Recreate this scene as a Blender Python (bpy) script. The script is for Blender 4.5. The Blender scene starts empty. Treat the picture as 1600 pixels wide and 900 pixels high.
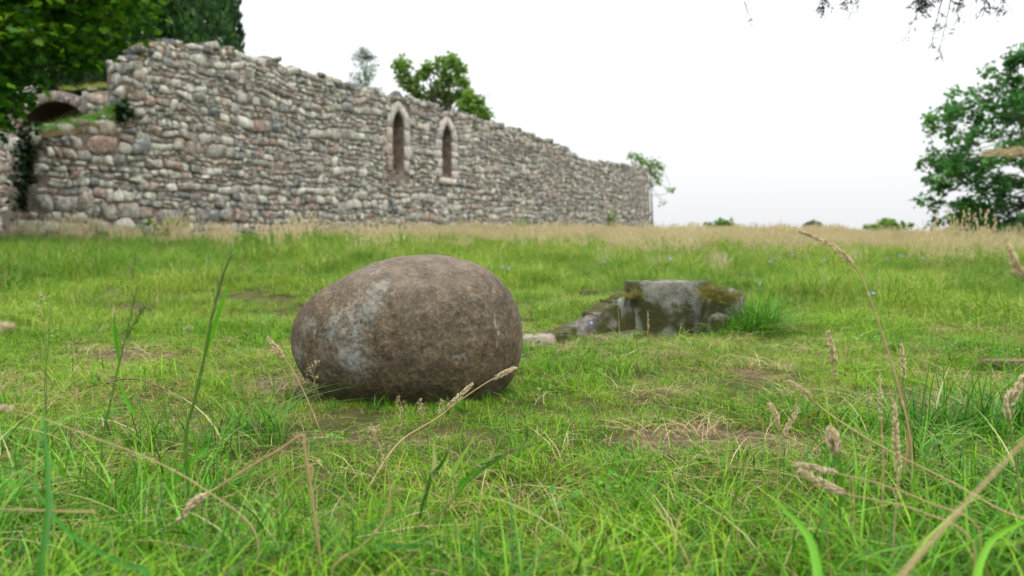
import bpy, math
import numpy as np
from math import radians, pi, sin, cos

# ------------------------------------------------------------------ camera, sky, sun, exposure
scene = bpy.context.scene
ROOT = scene.collection
FPX = 1600 * 28.0 / 36.0                      # focal length in photo pixels
CAM = np.array([0.0, 0.0, 0.46])
PITCH = math.atan((450 - 365) / FPX)

cam_data = bpy.data.cameras.new('camera')
cam = bpy.data.objects.new('camera', cam_data)
ROOT.objects.link(cam)
cam.location = CAM
cam.rotation_euler = (pi / 2 - PITCH, 0, 0)
cam_data.sensor_width = 36.0
cam_data.lens = 28.0
cam_data.clip_start = 0.02
cam_data.clip_end = 5000
cam_data.dof.use_dof = True
cam_data.dof.focus_distance = 1.85
cam_data.dof.aperture_fstop = 3.9
scene.camera = cam

SUN_EL, SUN_AZ = radians(58), radians(150)    # azimuth measured clockwise from +Y (behind camera, to the right)
world = bpy.data.worlds.new('World'); scene.world = world
world.use_nodes = True
wn = world.node_tree.nodes; wl = world.node_tree.links
wn.clear()
w_out = wn.new('ShaderNodeOutputWorld'); w_bg = wn.new('ShaderNodeBackground')
w_bg.inputs['Strength'].default_value = 0.1
sky = wn.new('ShaderNodeTexSky'); sky.sky_type = 'NISHITA'; sky.sun_disc = False
sky.sun_elevation = SUN_EL; sky.sun_rotation = SUN_AZ
sky.air_density = 1.0; sky.dust_density = 3.0
# an overcast deck: standard overcast luminance, brighter towards the zenith, laid over the clear sky
tc = wn.new('ShaderNodeTexCoord'); sep = wn.new('ShaderNodeSeparateXYZ')
wl.new(tc.outputs['Generated'], sep.inputs[0])
mx = wn.new('ShaderNodeMath'); mx.operation = 'MAXIMUM'; mx.inputs[1].default_value = 0.0
wl.new(sep.outputs['Z'], mx.inputs[0])
ma = wn.new('ShaderNodeMath'); ma.operation = 'MULTIPLY_ADD'; ma.inputs[1].default_value = 1.7; ma.inputs[2].default_value = 1.0
wl.new(mx.outputs[0], ma.inputs[0])
cl = wn.new('ShaderNodeVectorMath'); cl.operation = 'SCALE'; cl.inputs[0].default_value = (7.9, 8.0, 8.2)
wl.new(ma.outputs[0], cl.inputs['Scale'])
mixw = wn.new('ShaderNodeMix'); mixw.data_type = 'RGBA'; mixw.inputs[0].default_value = 0.93
wl.new(sky.outputs[0], mixw.inputs[6]); wl.new(cl.outputs[0], mixw.inputs[7])
wl.new(mixw.outputs[2], w_bg.inputs['Color']); wl.new(w_bg.outputs[0], w_out.inputs[0])

sun_d = bpy.data.lights.new('sun', 'SUN'); sun_d.energy = 1.5; sun_d.angle = radians(35); sun_d.color = (1, 0.96, 0.9)
sun = bpy.data.objects.new('sun', sun_d); ROOT.objects.link(sun)
sun.location = (5, -5, 30)
sun.rotation_euler = (pi / 2 - SUN_EL, 0, pi - SUN_AZ)
scene.view_settings.view_transform = 'Standard'
scene.view_settings.look = 'None'
scene.view_settings.gamma = 1.0
scene.view_settings.use_curve_mapping = False
scene.view_settings.exposure = 0.22
scene.render.engine = 'CYCLES'
cy = scene.cycles
cy.use_denoising = True
cy.max_bounces = 4; cy.diffuse_bounces = 2; cy.glossy_bounces = 1; cy.transmission_bounces = 3; cy.transparent_max_bounces = 4
cy.use_adaptive_sampling = True; cy.adaptive_threshold = 0.03

# ------------------------------------------------------------------ helpers
rng = np.random.default_rng(11)

def hash2(ix, iy, s):
    h = (ix.astype(np.int64) * 374761393 + iy.astype(np.int64) * 668265263 + s * 1442695041) & 0xFFFFFFFF
    h = ((h ^ (h >> 13)) * 1274126177) & 0xFFFFFFFF
    return ((h ^ (h >> 16)) & 0xFFFF) / 65535.0

def vn2(x, y, s=0):
    x = np.asarray(x, float); y = np.asarray(y, float)
    ix = np.floor(x); iy = np.floor(y); fx = x - ix; fy = y - iy
    fx = fx * fx * (3 - 2 * fx); fy = fy * fy * (3 - 2 * fy)
    a = hash2(ix, iy, s); b = hash2(ix + 1, iy, s); c = hash2(ix, iy + 1, s); d = hash2(ix + 1, iy + 1, s)
    return (a * (1 - fx) + b * fx) * (1 - fy) + (c * (1 - fx) + d * fx) * fy

def fbm2(x, y, s=0, o=3):
    r = 0; a = .5; t = 0
    for k in range(o):
        r = r + a * vn2(x * 2 ** k, y * 2 ** k, s + k * 7); t += a; a *= .5
    return r / t

def vn3(p, s=0):
    z = p[..., 2]; iz = np.floor(z); f = z - iz; f = f * f * (3 - 2 * f)
    ox = iz * 17.31; oy = iz * 9.77
    a = vn2(p[..., 0] + ox * 0 , p[..., 1], 0) if False else None
    def lay(k):
        kk = (k.astype(np.int64) * 2654435 + s * 97) & 0xFFFF
        x = p[..., 0]; y = p[..., 1]
        ix = np.floor(x); iy = np.floor(y); fx = x - ix; fy = y - iy
        fx = fx * fx * (3 - 2 * fx); fy = fy * fy * (3 - 2 * fy)
        h = lambda i, j: hash2(i + kk * 3, j + kk * 7, s)
        return (h(ix, iy) * (1 - fx) + h(ix + 1, iy) * fx) * (1 - fy) + (h(ix, iy + 1) * (1 - fx) + h(ix + 1, iy + 1) * fx) * fy
    return lay(iz) * (1 - f) + lay(iz + 1) * f

def sstep(a, b, x):
    t = np.clip((x - a) / (b - a), 0, 1); return t * t * (3 - 2 * t)

def mesh_data(name, V, tris=None, quads=None, col=None, mat=None, smooth=True):
    V = np.asarray(V, np.float32).reshape(-1, 3)
    me = bpy.data.meshes.new(name)
    parts = []; starts = []; n = 0
    for F, k in ((tris, 3), (quads, 4)):
        if F is not None and len(F):
            F = np.asarray(F, np.int32).reshape(-1, k)
            parts.append(F.ravel()); starts.append(n + np.arange(len(F), dtype=np.int32) * k); n += F.size
    me.vertices.add(len(V)); me.vertices.foreach_set('co', V.ravel())
    if parts:
        L = np.concatenate(parts); S = np.concatenate(starts)
        me.loops.add(len(L)); me.loops.foreach_set('vertex_index', L)
        me.polygons.add(len(S)); me.polygons.foreach_set('loop_start', S)
        if smooth: me.polygons.foreach_set('use_smooth', np.ones(len(S), bool))
    if col is not None:
        at = me.color_attributes.new('Col', 'FLOAT_COLOR', 'POINT')
        c = np.ones((len(V), 4), np.float32); c[:, :3] = col
        at.data.foreach_set('color', c.ravel())
    me.update(calc_edges=True); me.validate()
    if mat: me.materials.append(mat)
    return me

def link(name, me, parent=None, loc=None, rot=None, scl=None):
    o = bpy.data.objects.new(name, me); ROOT.objects.link(o)
    if parent: o.parent = parent
    if loc is not None: o.location = loc
    if rot is not None: o.rotation_euler = rot
    if scl is not None: o.scale = scl
    return o

def tag(o, label, cat=None, group=None, kind=None):
    o['label'] = label
    if cat: o['category'] = cat
    if group: o['group'] = group
    if kind: o['kind'] = kind
    return o

def empty(name, loc=(0, 0, 0)):
    o = bpy.data.objects.new(name, None); ROOT.objects.link(o); o.location = loc; o.empty_display_size = .1
    return o

class Acc:                                   # collects triangles and quads of one part
    def __init__(s): s.V = []; s.T = []; s.Q = []; s.C = []; s.n = 0
    def add(s, V, T=None, Q=None, C=None):
        V = np.asarray(V, float).reshape(-1, 3)
        if T is not None and len(T): s.T.append(np.asarray(T).reshape(-1, 3) + s.n)
        if Q is not None and len(Q): s.Q.append(np.asarray(Q).reshape(-1, 4) + s.n)
        s.V.append(V); s.n += len(V)
        c = np.ones((len(V), 3)) * (0.5 if C is None else np.asarray(C)); s.C.append(c)
    def mesh(s, name, mat, smooth=True, off=None):
        V = np.concatenate(s.V)
        if off is not None: V = V - np.asarray(off)
        return mesh_data(name, V, np.concatenate(s.T) if s.T else None, np.concatenate(s.Q) if s.Q else None, np.concatenate(s.C), mat, smooth)

def px(x, y, Y):                             # the place seen at a photo position, at depth Y
    r = np.array([(x - 800) / FPX, 0, 0]) + np.array([0, cos(PITCH), -sin(PITCH)]) + (450 - y) / FPX * np.array([0, sin(PITCH), cos(PITCH)])
    return CAM + r * (Y / r[1])

def on_ground(x, y):
    lo = 0.3
    for Y in np.geomspace(.3, 60, 900):
        p = px(x, y, Y)
        if p[2] <= gh(p[0], p[1]): return p
    return p

def tube(acc, pts, radii, n=5, C=None):
    P = np.asarray(pts, float); R = np.broadcast_to(np.asarray(radii, float), (len(P),))
    T = np.gradient(P, axis=0); T /= np.linalg.norm(T, axis=1)[:, None] + 1e-9
    ref = np.array([0.13, 0.31, 0.94]) if abs(T[0][2]) < .9 else np.array([1, .1, 0.])
    A = np.cross(T, ref); A /= np.linalg.norm(A, axis=1)[:, None] + 1e-9
    B = np.cross(T, A)
    a = np.arange(n) * 2 * pi / n
    V = P[:, None] + R[:, None, None] * (np.cos(a)[None, :, None] * A[:, None] + np.sin(a)[None, :, None] * B[:, None])
    V = V.reshape(-1, 3)
    Q = []
    for i in range(len(P) - 1):
        for j in range(n):
            k = (j + 1) % n
            Q.append((i * n + j, i * n + k, (i + 1) * n + k, (i + 1) * n + j))
    T3 = [((len(P) - 1) * n, (len(P) - 1) * n + j, (len(P) - 1) * n + j + 1) for j in range(1, n - 1)]
    acc.add(V, T3, Q, C)

def spline(P, n):
    P = np.asarray(P, float)
    if len(P) == 2: return P[0] + (P[1] - P[0]) * np.linspace(0, 1, n)[:, None]
    Q = np.vstack([2 * P[0] - P[1], P, 2 * P[-1] - P[-2]])
    t = np.linspace(0, len(P) - 1 - 1e-6, n); i = t.astype(int); f = (t - i)[:, None]
    p0, p1, p2, p3 = Q[i], Q[i + 1], Q[i + 2], Q[i + 3]
    return .5 * (2 * p1 + (p2 - p0) * f + (2 * p0 - 5 * p1 + 4 * p2 - p3) * f ** 2 + (3 * p1 - p0 - 3 * p2 + p3) * f ** 3)

# ------------------------------------------------------------------ materials
def new_mat(name):
    m = bpy.data.materials.new(name); m.use_nodes = True
    nt = m.node_tree; nt.nodes.clear()
    out = nt.nodes.new('ShaderNodeOutputMaterial')
    return m, nt, out

class NB:
    def __init__(s, nt): s.nt = nt
    def n(s, t, **k):
        d = s.nt.nodes.new(t)
        for a, v in k.items(): setattr(d, a, v)
        return d
    def l(s, a, b): s.nt.links.new(a, b)
    def noise(s, scale, detail=4, rough=.55, vec=None, dist=0.):
        d = s.n('ShaderNodeTexNoise'); d.inputs['Scale'].default_value = scale; d.inputs['Detail'].default_value = detail
        d.inputs['Roughness'].default_value = rough; d.inputs['Distortion'].default_value = dist
        if vec is not None: s.l(vec, d.inputs['Vector'])
        return d.outputs[0]
    def ramp(s, fac, stops):
        d = s.n('ShaderNodeValToRGB'); e = d.color_ramp.elements
        while len(e) < len(stops): e.new(.5)
        for i, (p, c) in enumerate(stops):
            e[i].position = p; e[i].color = (c, c, c, 1) if not hasattr(c, '__len__') else (*c, 1)
        s.l(fac, d.inputs[0]); return d.outputs[0]
    def mix(s, fac, a, b, mode='MIX'):
        d = s.n('ShaderNodeMix'); d.data_type = 'RGBA'; d.blend_type = mode
        for v, i in ((fac, 0), (a, 6), (b, 7)):
            if hasattr(v, 'is_linked'): s.l(v, d.inputs[i])
            elif hasattr(v, '__len__'): d.inputs[i].default_value = (*v, 1)
            else: d.inputs[i].default_value = v
        return d.outputs[2]
    def math(s, op, a, b=0., c=0., clamp=False):
        d = s.n('ShaderNodeMath'); d.operation = op; d.use_clamp = clamp
        for v, i in ((a, 0), (b, 1), (c, 2)):
            if hasattr(v, 'is_linked'): s.l(v, d.inputs[i])
            else: d.inputs[i].default_value = v
        return d.outputs[0]
    def attr(s):
        a = s.n('ShaderNodeAttribute'); a.attribute_name = 'Col'
        sp = s.n('ShaderNodeSeparateColor'); s.l(a.outputs['Color'], sp.inputs[0])
        return a.outputs['Color'], sp.outputs
    def bump(s, h, strength, dist):
        b = s.n('ShaderNodeBump'); b.inputs['Strength'].default_value = strength; b.inputs['Distance'].default_value = dist
        s.l(h, b.inputs['Height']); return b.outputs[0]

def leaf_mat(name, dark, mid, light, dry=(.42, .31, .15), transl=.35, rough=.5, patch=None, drypatch=(0.62, 0.8), spec=.3):
    """Col.r picks the tint of each blade, Col.g is how dry it is."""
    m, nt, out = new_mat(name); b = NB(nt)
    _, c = b.attr()
    oi = b.n('ShaderNodeObjectInfo'); geo = b.n('ShaderNodeNewGeometry')
    t = b.math('MULTIPLY_ADD', oi.outputs['Random'], .3, -.15)
    t = b.math('ADD', c[0], t)
    if patch:
        pn = b.noise(patch, 3, .5, geo.outputs['Position'])
        t = b.math('ADD', t, b.math('MULTIPLY_ADD', pn, 1.0, -.5))
    colr = b.ramp(t, [(0.05, dark), (.5, mid), (.95, light)])
    d = c[1]
    if patch:
        pn2 = b.noise(patch * 1.7, 4, .6, geo.outputs['Position'])
        dp = b.ramp(pn2, [(drypatch[0], 0.), (drypatch[1], 1.)])
        d = b.math('ADD', d, b.math('MULTIPLY', dp, b.math('MULTIPLY', c[0], .9)), clamp=True)
    dcol = b.ramp(c[0], [(.05, tuple(v * f for v, f in zip(dry, (.75, .55, .4)))), (.5, dry), (.95, tuple(min(.8, v * f) for v, f in zip(dry, (1.4, 1.5, 1.8))))])
    colr = b.mix(d, colr, dcol)
    p = b.n('ShaderNodeBsdfPrincipled'); p.inputs['Roughness'].default_value = rough
    p.inputs['Specular IOR Level'].default_value = spec
    b.l(colr, p.inputs['Base Color'])
    tr = b.n('ShaderNodeBsdfTranslucent')
    b.l(b.mix(.35, colr, b.mix(1.0, colr, (1.25, 1.3, .5), 'MULTIPLY')), tr.inputs[0])
    mxs = b.n('ShaderNodeMixShader'); mxs.inputs[0].default_value = transl
    b.l(p.outputs[0], mxs.inputs[1]); b.l(tr.outputs[0], mxs.inputs[2]); b.l(mxs.outputs[0], out.inputs[0])
    return m

M_lawn = leaf_mat('lawn_blades', (0.022, 0.115, 0.002), (0.1, 0.31, 0.004), (0.28, 0.48, 0.018), transl=.26, patch=1.3, drypatch=(.6, .85), spec=.14, rough=.5)
M_coarse = leaf_mat('coarse_blades', (0.014, 0.1, 0.002), (0.052, 0.26, 0.004), (0.17, 0.43, 0.015), transl=.26, patch=.9, drypatch=(.8, 1.), spec=.32, rough=.4)
M_meadow = leaf_mat('meadow_blades', (0.055, 0.175, 0.009), (0.17, 0.345, 0.018), (0.35, 0.47, 0.05), dry=(.45, .37, .15), transl=.26, patch=.6, drypatch=(.56, .85), spec=.15)
M_lush = leaf_mat('lush_blades', (0.025, 0.12, 0.004), (0.075, 0.24, 0.008), (0.17, 0.35, 0.022), transl=.26, patch=.5, drypatch=(.75, 1.), spec=.15)
M_hay = leaf_mat('hay_blades', (0.12, 0.27, 0.02), (0.27, 0.36, 0.05), (0.52, 0.44, 0.2), dry=(.62, .45, .3), transl=.3, patch=.25)
M_straw = leaf_mat('dry_straw', (0.36, 0.26, 0.12), (0.54, 0.42, 0.22), (0.68, 0.57, 0.36), transl=.2)
M_seed = leaf_mat('seed_husks', (0.6, 0.48, 0.3), (0.75, 0.64, 0.44), (0.86, 0.78, 0.6), transl=.45)
M_greenstem = leaf_mat('green_stems', (.05, .13, .02), (.1, .22, .03), (.2, .28, .06), transl=.25)
M_mossy = leaf_mat('moss_tufts', (.07, .09, .012), (.15, .15, .02), (.26, .24, .05), transl=.2, rough=.8)
M_oak = leaf_mat('oak_leaves', (.02, .09, .025), (.055, .2, .04), (.13, .32, .06), transl=.45)
M_syc = leaf_mat('sycamore_leaves', (0.012, 0.065, 0.005), (0.05, 0.17, 0.008), (0.22, 0.41, 0.02), transl=.45)
M_yew = leaf_mat('cypress_sprays', (0.014, 0.05, 0.012), (0.035, 0.105, 0.02), (0.07, 0.17, 0.03), transl=.12)
M_ivy = leaf_mat('ivy_leaves', (.006, .022, .004), (.014, .042, .008), (.03, .075, .015), transl=.15)
M_ash = leaf_mat('pale_leaves', (0.08, 0.19, 0.03), (0.17, 0.32, 0.05), (0.28, 0.44, 0.09), transl=.4)
M_larch = leaf_mat('larch_needles', (0.07, 0.15, 0.08), (0.13, 0.23, 0.12), (0.2, 0.3, 0.17), transl=.3)
M_twigleaf = leaf_mat('dark_twig_leaves', (.012, .03, .018), (.025, .05, .03), (.05, .09, .05), transl=.2)

def rough_mat(name, stops, scale, bump=(.5, .02), rough=.9, detail=6, use_attr=False, lichen=None, moss=None):
    m, nt, out = new_mat(name); b = NB(nt)
    geo = b.n('ShaderNodeNewGeometry'); pos = geo.outputs['Position']
    n1 = b.noise(scale, detail, .62, pos)
    if use_attr:
        c, _ = b.attr()
        v = b.ramp(n1, [(.28, .42), (.72, 1.5)])
        colr = b.mix(1.0, c, v, 'MULTIPLY')
    else:
        colr = b.ramp(n1, stops)
    fine = b.noise(scale * 9, 3, .6, pos)
    colr = b.mix(.5, colr, b.mix(1., colr, b.ramp(fine, [(.3, .45), (.7, 1.5)]), 'MULTIPLY'))
    if lichen:
        ln = b.noise(lichen[0], 5, .65, pos, .4)
        colr = b.mix(b.ramp(ln, [(lichen[1], 0.), (lichen[1] + .06, lichen[2])]), colr, lichen[3])
    if moss:
        mn = b.noise(moss[0], 5, .6, pos, .3)
        colr = b.mix(b.ramp(mn, [(moss[1], 0.), (moss[1] + .08, moss[2])]), colr, moss[3])
    p = b.n('ShaderNodeBsdfPrincipled'); p.inputs['Roughness'].default_value = rough; p.inputs['Specular IOR Level'].default_value = .25
    b.l(colr, p.inputs['Base Color'])
    h = b.math('ADD', n1, b.math('MULTIPLY', fine, .35))
    b.l(b.bump(h, bump[0], bump[1]), p.inputs['Normal'])
    b.l(p.outputs[0], out.inputs[0])
    return m

M_wallstone = rough_mat('field_stones', None, 7, (.7, .04), use_attr=True, lichen=(7.5, .53, .6, (.52, .525, .48)), moss=(4.1, .66, .5, (.09, .09, .045)))
M_mortar = rough_mat('old_mortar', [(.3, (.12, .095, .07)), (.55, (.215, .175, .135)), (.8, (.33, .28, .225))], 6, (.9, .05), moss=(1.5, .62, .5, (.1, .09, .045)))
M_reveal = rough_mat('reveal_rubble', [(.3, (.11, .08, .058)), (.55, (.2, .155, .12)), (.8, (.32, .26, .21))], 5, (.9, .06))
M_dressed = rough_mat('dressed_sandstone', None, 6, (.4, .02), use_attr=True, lichen=(9, .55, .6, (.55, .53, .48)))
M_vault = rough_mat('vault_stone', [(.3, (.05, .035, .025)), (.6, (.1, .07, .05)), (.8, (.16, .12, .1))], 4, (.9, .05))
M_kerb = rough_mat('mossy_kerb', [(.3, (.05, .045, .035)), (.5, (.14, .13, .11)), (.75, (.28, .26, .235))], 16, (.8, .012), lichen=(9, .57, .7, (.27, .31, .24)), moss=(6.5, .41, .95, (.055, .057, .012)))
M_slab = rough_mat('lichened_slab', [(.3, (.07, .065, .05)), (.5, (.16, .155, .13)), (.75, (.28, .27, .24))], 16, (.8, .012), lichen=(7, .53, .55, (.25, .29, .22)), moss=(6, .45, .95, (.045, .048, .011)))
M_pale = rough_mat('pale_pebble', [(.3, (.17, .145, .115)), (.55, (.28, .24, .195)), (.8, (.38, .34, .29))], 25, (.5, .006))
M_bark = rough_mat('bark', [(.3, (.03, .025, .018)), (.6, (.08, .065, .05)), (.8, (.14, .12, .1))], 14, (.8, .03))
M_wood = rough_mat('weathered_wood', [(.3, (.09, .055, .035)), (.6, (.19, .125, .085)), (.8, (.27, .2, .15))], 18, (.6, .01))
M_turf = rough_mat('wall_turf', [(.3, (.06, .05, .02)), (.55, (.14, .11, .045)), (.8, (.24, .19, .08))], 8, (.9, .05))

def ground_mat():
    m, nt, out = new_mat('ground_soil'); b = NB(nt)
    geo = b.n('ShaderNodeNewGeometry'); pos = geo.outputs['Position']
    _, c = b.attr()
    n1 = b.noise(9, 6, .65, pos); n2 = b.noise(55, 4, .6, pos)
    thatch = b.ramp(n1, [(.3, (.03, .04, .01)), (.55, (.075, .075, .022)), (.8, (.17, .135, .055))])
    soil = b.ramp(n2, [(.3, (.06, .04, .025)), (.5, (.12, .085, .052)), (.75, (.26, .2, .12))])
    colr = b.mix(c[0], thatch, soil)
    p = b.n('ShaderNodeBsdfPrincipled'); p.inputs['Roughness'].default_value = .95; p.inputs['Specular IOR Level'].default_value = .15
    b.l(colr, p.inputs['Base Color']); b.l(b.bump(b.math('ADD', n1, n2), .8, .015), p.inputs['Normal'])
    b.l(p.outputs[0], out.inputs[0]); return m
M_ground = ground_mat()

def boulder_mat():
    m, nt, out = new_mat('boulder_stone'); b = NB(nt)
    tcn = b.n('ShaderNodeTexCoord'); pos = tcn.outputs['Object']
    n1 = b.noise(20, 8, .74, pos); n2 = b.noise(105, 5, .75, pos); n3 = b.noise(3.2, 4, .55, pos)
    base = b.ramp(n1, [(.3, (.032, .022, .011)), (.5, (.095, .066, .036)), (.7, (.185, .133, .08))])
    base = b.mix(b.ramp(n3, [(.4, .1), (.65, .55)]), base, b.ramp(n1, [(.3, (.05, .043, .028)), (.7, (.16, .136, .1))]))
    base = b.mix(.75, base, b.mix(1., base, b.ramp(n2, [(.34, .38), (.5, .95), (.66, 1.9)]), 'MULTIPLY'))
    vo = b.n('ShaderNodeTexVoronoi'); vo.inputs['Scale'].default_value = 190; b.l(pos, vo.inputs['Vector'])
    base = b.mix(b.ramp(vo.outputs['Distance'], [(.1, .35), (.3, 0.)]), base, (.2, .165, .125))
    # pale lichen: col.r is painted on the mesh where the crust grows
    _, c = b.attr()
    l1 = b.noise(75, 6, .8, pos); l2 = b.noise(9, 4, .6, pos)
    lf = b.math('ADD', b.math('MULTIPLY', c[0], 1.25), b.math('MULTIPLY_ADD', l1, 2.6, -1.42))
    lf = b.ramp(lf, [(.15, 0.), (.9, .7)])
    base = b.mix(lf, base, b.mix(l2, (.26, .31, .3), (.5, .51, .48)))
    # paler tone broken up by noise, stronger towards the crown
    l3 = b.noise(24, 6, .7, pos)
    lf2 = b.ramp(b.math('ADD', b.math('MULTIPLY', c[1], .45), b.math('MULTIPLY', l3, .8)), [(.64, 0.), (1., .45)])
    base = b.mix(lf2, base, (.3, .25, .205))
    p = b.n('ShaderNodeBsdfPrincipled'); p.inputs['Roughness'].default_value = .78; p.inputs['Specular IOR Level'].default_value = .3
    b.l(base, p.inputs['Base Color'])
    h = b.math('ADD', b.math('MULTIPLY', n1, 1.), b.math('MULTIPLY', n2, .5))
    b.l(b.bump(h, .55, .01), p.inputs['Normal'])
    b.l(p.outputs[0], out.inputs[0]); return m
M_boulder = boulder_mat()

def flower_mat(name, c):
    m, nt, out = new_mat(name); b = NB(nt)
    geo = b.n('ShaderNodeNewGeometry'); n = b.noise(60, 2, .5, geo.outputs['Position'])
    p = b.n('ShaderNodeBsdfPrincipled'); p.inputs['Roughness'].default_value = .6
    b.l(b.mix(n, c, tuple(min(1, v * 1.4) for v in c)), p.inputs['Base Color']); b.l(p.outputs[0], out.inputs[0]); return m
M_blue = flower_mat('harebell_petals', (.2, .22, .62)); M_yel = flower_mat('yellow_petals', (.75, .5, .03)); M_white = flower_mat('white_petals', (.7, .7, .62))

# ------------------------------------------------------------------ ground
WALL_O = np.array([-8.16, 17.8]); WALL_D = np.array([.498, 1.0]) / math.hypot(.498, 1); WALL_N = np.array([WALL_D[1], -WALL_D[0]])
TR = np.array([.72, 3.72])                   # middle of the trough's head slab

BARE = [(1125, 690, .24, .13, 1.), (445, 606, .16, .13, .9), (250, 562, .26, .12, .9), (170, 557, .16, .1, .7), (1180, 585, .14, .1, .7), (110, 470, .9, .55, .5),
        (1050, 618, .12, .07, .5), (470, 690, .15, .08, .5), (1500, 600, .2, .15, .5), (1400, 640, .25, .12, .55), (640, 690, .2, .08, .4)]

def gh0(x, y):
    x = np.asarray(x, float); y = np.asarray(y, float)
    r = (.26 - .17 * sstep(.12, .55, x / np.maximum(y, 1.))) * sstep(3, 33, y) - 9 * sstep(46, 160, y)
    r = r + sstep(4, 12, y) * (.22 * (fbm2(x * .22, y * .22, 3) - .5)) * (1 - .4 * sstep(20, 40, y))
    r = r + .13 * sstep(2.8, 6, y) * (1 - .5 * sstep(12, 25, y)) * (fbm2(x * .75, y * .9, 15, 2) - .5)
    r = r + .05 * (fbm2(x * 1.1, y * 1.1, 5) - .5) + .03 * (fbm2(x * 4, y * 4, 9) - .5)
    r = r + .12 * sstep(-.3, -2.2, x) * sstep(4.5, 8, y)
    return r
def gh(x, y):
    x = np.asarray(x, float); y = np.asarray(y, float)
    r = gh0(x, y)
    e = ((x + .29) / .55) ** 2 + ((y - 2.25) / .45) ** 2
    r = r * (1 - np.exp(-e * .7)) + 0.0
    # raised turf behind the kerb, hollow in front of the slab
    r = r + .09 * np.exp(-(((x - .45) / .38) ** 2 + ((y - 4.25) / .45) ** 2))
    r = r - .11 * np.exp(-(((x - .72) / .2) ** 2 + ((y - 3.62) / .15) ** 2))
    return r

def build_ground():
    ys = np.concatenate([np.linspace(-6, .2, 30), np.arange(.25, 7, .035), np.geomspace(7, 60, 110)[1:], np.geomspace(60, 3000, 30)[1:]])
    ss = np.sinh(np.linspace(-3.3, 3.3, 241)) / math.sinh(3.3)
    X = ss[None, :] * (4.5 + np.maximum(ys[:, None], 0) * 1.25)
    Y = np.broadcast_to(ys[:, None], X.shape)
    Z = gh(X, Y)
    bare = np.zeros_like(X)
    for bx, by, ra, rb, s in BARE:
        c = on_ground(bx, by)
        d = ((X - c[0]) / ra) ** 2 + ((Y - c[1]) / rb) ** 2 + .9 * (fbm2(X * 9, Y * 9, 21) - .5)
        bare = np.maximum(bare, s * (1 - sstep(.5, 1.3, d)))
    V = np.stack([X, Y, Z], -1).reshape(-1, 3)
    ny, nx = X.shape
    i = np.arange(ny - 1)[:, None] * nx + np.arange(nx - 1)[None]
    Q = np.stack([i, i + 1, i + nx + 1, i + nx], -1).reshape(-1, 4)
    col = np.stack([bare.ravel()] * 3, -1)
    o = link('ground', mesh_data('ground', V, quads=Q, col=col, mat=M_ground))
    tag(o, 'turf and bare soil of the ruin field rising gently to a crest', kind='structure')
build_ground()
BARE_W = [(on_ground(b[0], b[1]), b[2], b[3], b[4]) for b in BARE]
def bareness(x, y):
    r = np.zeros_like(x)
    for c, ra, rb, s in BARE_W:
        d = ((x - c[0]) / ra) ** 2 + ((y - c[1]) / rb) ** 2 + .9 * (fbm2(x * 9, y * 9, 21) - .5)
        r = np.maximum(r, s * (1 - sstep(.5, 1.3, d)))
    return r

# ------------------------------------------------------------------ rubble walls
def wall_uz(x, y):                           # photo position -> (along the wall, height)
    r = px(x, y, 1.0) - CAM
    k = (np.dot(WALL_O - CAM[:2], WALL_N)) / np.dot(r[:2], WALL_N)
    p = CAM + r * k
    return float(np.dot(p[:2] - WALL_O, WALL_D)), float(p[2])

def stone_tint(r):
    k = r.random()
    if k < .45: c = np.array([.4, .39, .345]) * r.uniform(.7, 1.25)
    elif k < .68: c = np.array([.23, .22, .195]) * r.uniform(.7, 1.25)
    elif k < .80: c = np.array([.15, .156, .156]) * r.uniform(.75, 1.25)
    elif k < .95: c = np.array([.285, .24, .2]) * r.uniform(.75, 1.2)
    else: c = np.array([.28, .2, .165]) * r.uniform(.8, 1.2)
    return c * (1.1, 1.09, 1.03) * (1 + r.normal(0, .02, 3))

def pack(u0, u1, v0, v1, rmin, rmax, an, seed, tries, rscale=None):
    r = np.random.default_rng(seed)
    S = np.zeros((0, 3))
    rad = np.sort(rmin + (rmax - rmin) * r.random(tries) ** 2.7)[::-1]
    U = r.uniform(u0, u1, tries) / an; Vv = r.uniform(v0, v1, tries)
    big = rad > rmin + (rmax - rmin) * .25
    Vv = np.where(big, np.round(Vv / .25) * .25 + r.normal(0, .045, tries), Vv)   # roughly brought to courses
    buf = np.zeros((tries, 3)); n = 0
    for k in range(tries):
        q = rad[k] * (rscale(U[k] * an, Vv[k]) if rscale else 1)
        if n:
            b = buf[:n]
            if np.any((b[:, 0] - U[k]) ** 2 + (b[:, 1] - Vv[k]) ** 2 < (.86 * (b[:, 2] + q)) ** 2): continue
        buf[n] = (U[k], Vv[k], q); n += 1
    return buf[:n]

def clip(poly, nx, ny, d):
    out = []
    m = len(poly)
    for i in range(m):
        a = poly[i]; b = poly[(i + 1) % m]
        da = a[0] * nx + a[1] * ny - d; db = b[0] * nx + b[1] * ny - d
        if da <= 0: out.append(a)
        if (da < 0 < db) or (db < 0 < da):
            t = da / (da - db); out.append((a[0] + (b[0] - a[0]) * t, a[1] + (b[1] - a[1]) * t))
    return out

def warp(P):
    u, v = P[:, 0], P[:, 1]
    return np.column_stack([u + .19 * (fbm2(u * 2.4, v * 2.4, 61, 2) - .5), v + .19 * (fbm2(u * 2.2, v * 2.0, 62, 2) - .5) + .2 * (vn2(u * .6, v * .9, 63) - .5)])

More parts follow.
